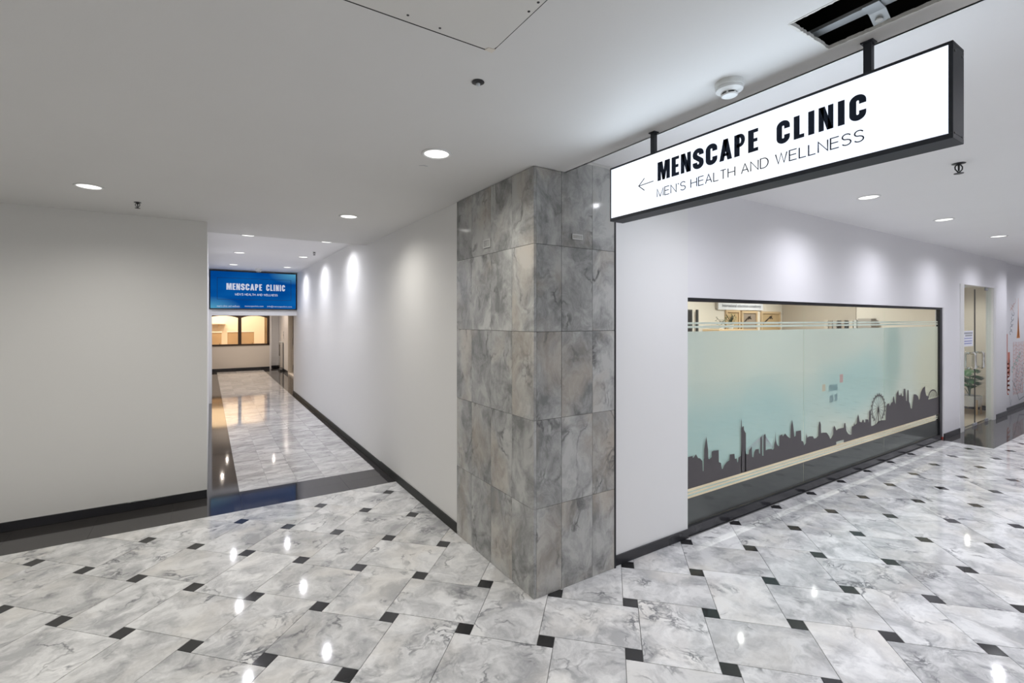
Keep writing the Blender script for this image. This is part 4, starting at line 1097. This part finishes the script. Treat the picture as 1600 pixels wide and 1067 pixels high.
# ------------------------------------------------------------------ FAR WINDOW with a warm room behind
w2_ = struct_empty('window_2', 'brown framed window with two arched lights at the end of the corridor', 'window', (.6, 20.15, .9))
wo = (.6, 20.15, .9)
fz0, fz1 = .93, 2.085
fb = MB().box(-1.8, 2.04, 20.10, 20.2, fz0, fz0 + .06).box(1.955, 2.04, 20.10, 20.2, fz0, fz1).box(-1.8, 2.04, 20.10, 20.2, 2.045, fz1)
fb.obj('frame', M['brown'], w2_, origin=wo)
for xm in (.98, -.10, -1.18): B(xm, xm + .11, 20.10, 20.2, fz0 + .06, 2.045).obj('mullion', M['brown'], w2_, origin=wo)
for (a, b_) in ((1.09, 1.955), (.01, .98), (-1.07, -.10)):
    m_ = (a + b_) / 2; rr = (b_ - a) / 2
    top = [(a, 2.046), (a, 1.965)] + [(a + (b_ - a) * k / 10, 1.965 + .085 * math.sin(math.pi * k / 10) ** .8) for k in range(1, 10)] + [(b_, 1.965), (b_, 2.046)]
    MB().prism(top, lambda x, z: (x, 20.11, z), lambda x, z: (x, 20.15, z)).obj('arched_head', M['brown'], w2_, origin=wo)
    B(a, b_, 20.152, 20.158, fz0 + .06, 2.045).obj('glass_pane', M['warmglass'], w2_, origin=wo)
struct((MB().box(-2.0, 3.0, 23.0, 23.1, 0, ZH).box(2.9, 3.0, 20.6, 23.0, 0, ZH).box(-2.0, -1.9, 20.24, 23.0, 0, ZH).box(-2.0, 3.0, 20.24, 23.1, -.1, 0).box(-2.0, 3.0, 20.6, 23.1, ZH, ZH + .1)).obj('wall_far_room', M['cream']))
def cabinet(x0, x1, y0, y1, z1, label, nd):
    t = thing('office_cabinet', label, 'cabinet', ((x0 + x1) / 2, (y0 + y1) / 2, 0), 'pale cabinets behind the far window')
    o = ((x0 + x1) / 2, (y0 + y1) / 2, 0)
    B(x0, x1, y0, y1, .0005, z1 - .04).obj('body', M['wood'], t, origin=o)
    B(x0 - .02, x1 + .02, y0 - .02, y1, z1 - .04, z1).obj('top', M['cream'], t, origin=o)
    for k in range(nd):
        a, b_ = x0 + (x1 - x0) * k / nd, x0 + (x1 - x0) * (k + 1) / nd
        d = B(a + .012, b_ - .012, y0 - .015, y0 - .0005, .06, z1 - .07).obj('door', M['wood'], t, origin=o)
        B(b_ - .07, b_ - .055, y0 - .03, y0 - .0155, z1 * .6, z1 * .6 + .12).obj('handle', M['dkgrey'], d, origin=o)
cabinet(.70, 1.62, 21.6, 22.1, 1.43, 'wide pale cabinet behind the far window, right of the two', 2)
cabinet(-.35, .48, 21.6, 22.1, 1.42, 'narrower pale cabinet behind the far window, left of the two', 2)
t = thing('wall_shelf', 'pale shelf high on the wall behind the far window', 'shelf', (0, 22.9, 1.75))
B(-.9, .66, 22.6, 22.999, 1.72, 1.77).obj('board', M['cream'], t, origin=(0, 22.9, 1.75))
for xx in (-.6, .4): B(xx, xx + .03, 22.7, 22.999, 1.60, 1.719).obj('bracket', M['wood'], t, origin=(0, 22.9, 1.75))
t = thing('curtain', 'gathered tan curtain at the right edge of the far window', 'curtain', (1.98, 20.9, .9))
cu_ = MB(); pts = []
for k in range(25): pts.append((1.94 + .016 * k, 20.9 + .03 * math.sin(k * 1.3)))
cu_.prism(pts + [(x, y + .006) for x, y in reversed(pts)], lambda x, y: (x, y, .9), lambda x, y: (x, y, 2.3))
cu_.obj('cloth', M['tan'], t, origin=(1.98, 20.9, .9))
MB().tube([(1.6, 20.93, 2.31), (2.5, 20.93, 2.31)], .012, 8).obj('rail', M['brown'], t, origin=(1.98, 20.9, .9))
lw = bpy.data.lights.new('far_room_light', 'AREA'); lw.energy = 150; lw.color = (1, .78, .54); lw.size = 2.2
lwo = bpy.data.objects.new('far_room_light', lw); COL.objects.link(lwo); lwo.location = (.6, 21.6, ZH - .05)

# stainless stand and switch plate in the far lobby
st = thing('ashtray_stand', 'slim stainless steel stand against the far lobby wall', 'stand', (2.33, 19.2, 0))
o = (2.33, 19.2, 0)
B(2.27, 2.385, 19.02, 19.46, .0005, .06).obj('foot', M['dkgrey'], st, origin=o, bevel=.002)
B(2.285, 2.375, 19.05, 19.43, .06, 1.06).obj('body', M['chrome'], st, origin=o, bevel=.004)
B(2.283, 2.285, 19.10, 19.38, .55, .98).obj('panel', M['dkgrey'], st, origin=o)
B(2.275, 2.385, 19.03, 19.45, 1.06, 1.075).obj('lid', M['steel'], st, origin=o, bevel=.002)
sp = thing('call_plate', 'small grey switch plate on the far lobby wall above the stand', 'switch plate', (2.4, 19.05, 1.3))
B(2.394, 2.3995, 18.98, 19.12, 1.19, 1.47).obj('plate', M['steel'], sp, origin=(2.4, 19.05, 1.3), bevel=.001)
B(2.390, 2.394, 19.02, 19.08, 1.30, 1.36).obj('button', M['dkgrey'], sp, origin=(2.4, 19.05, 1.3))
# door in the far lobby
d2 = struct_empty('door_2', 'cream framed glass door at the right of the far lobby', 'door', (2.46, 16.9, 0))
o = (2.46, 16.9, 0)
for (ya, yb_) in ((15.88, 15.98), (17.75, 17.85)): B(2.385, 2.52, ya, yb_, .0005, 2.14).obj('jamb', M['cream'], d2, origin=o)
B(2.385, 2.52, 15.98, 17.75, 2.06, 2.14).obj('head', M['cream'], d2, origin=o)
B(2.385, 2.52, 15.98, 17.75, .0005, .05).obj('threshold', M['cream'], d2, origin=o)
B(2.45, 2.46, 15.98, 17.75, .05, 2.06).obj('glass_leaf', M['warmglass'], d2, origin=o)
MB().tube([(2.40, 16.95, .9), (2.40, 16.95, 1.3)], .015, 8).obj('pull_handle', M['chrome'], d2, origin=o)
struct((MB().box(4.4, 4.5, 15.0, 20.4, 0, ZH).box(2.52, 4.5, 20.3, 20.4, 0, ZH).box(2.52, 4.5, 15.0, 15.1, 0, ZH).box(2.52, 4.5, 15.0, 20.4, ZH, ZH + .1).box(2.52, 4.5, 15.0, 20.4, -.1, 0)).obj('wall_side_room', M['cream']))
downlight(3.4, 17.2, ZH, 'warm downlight in the room beside the far lobby', 60, (1, .85, .68), spot=110)

for o in bpy.data.objects:
    if '_o' in o: del o['_o']
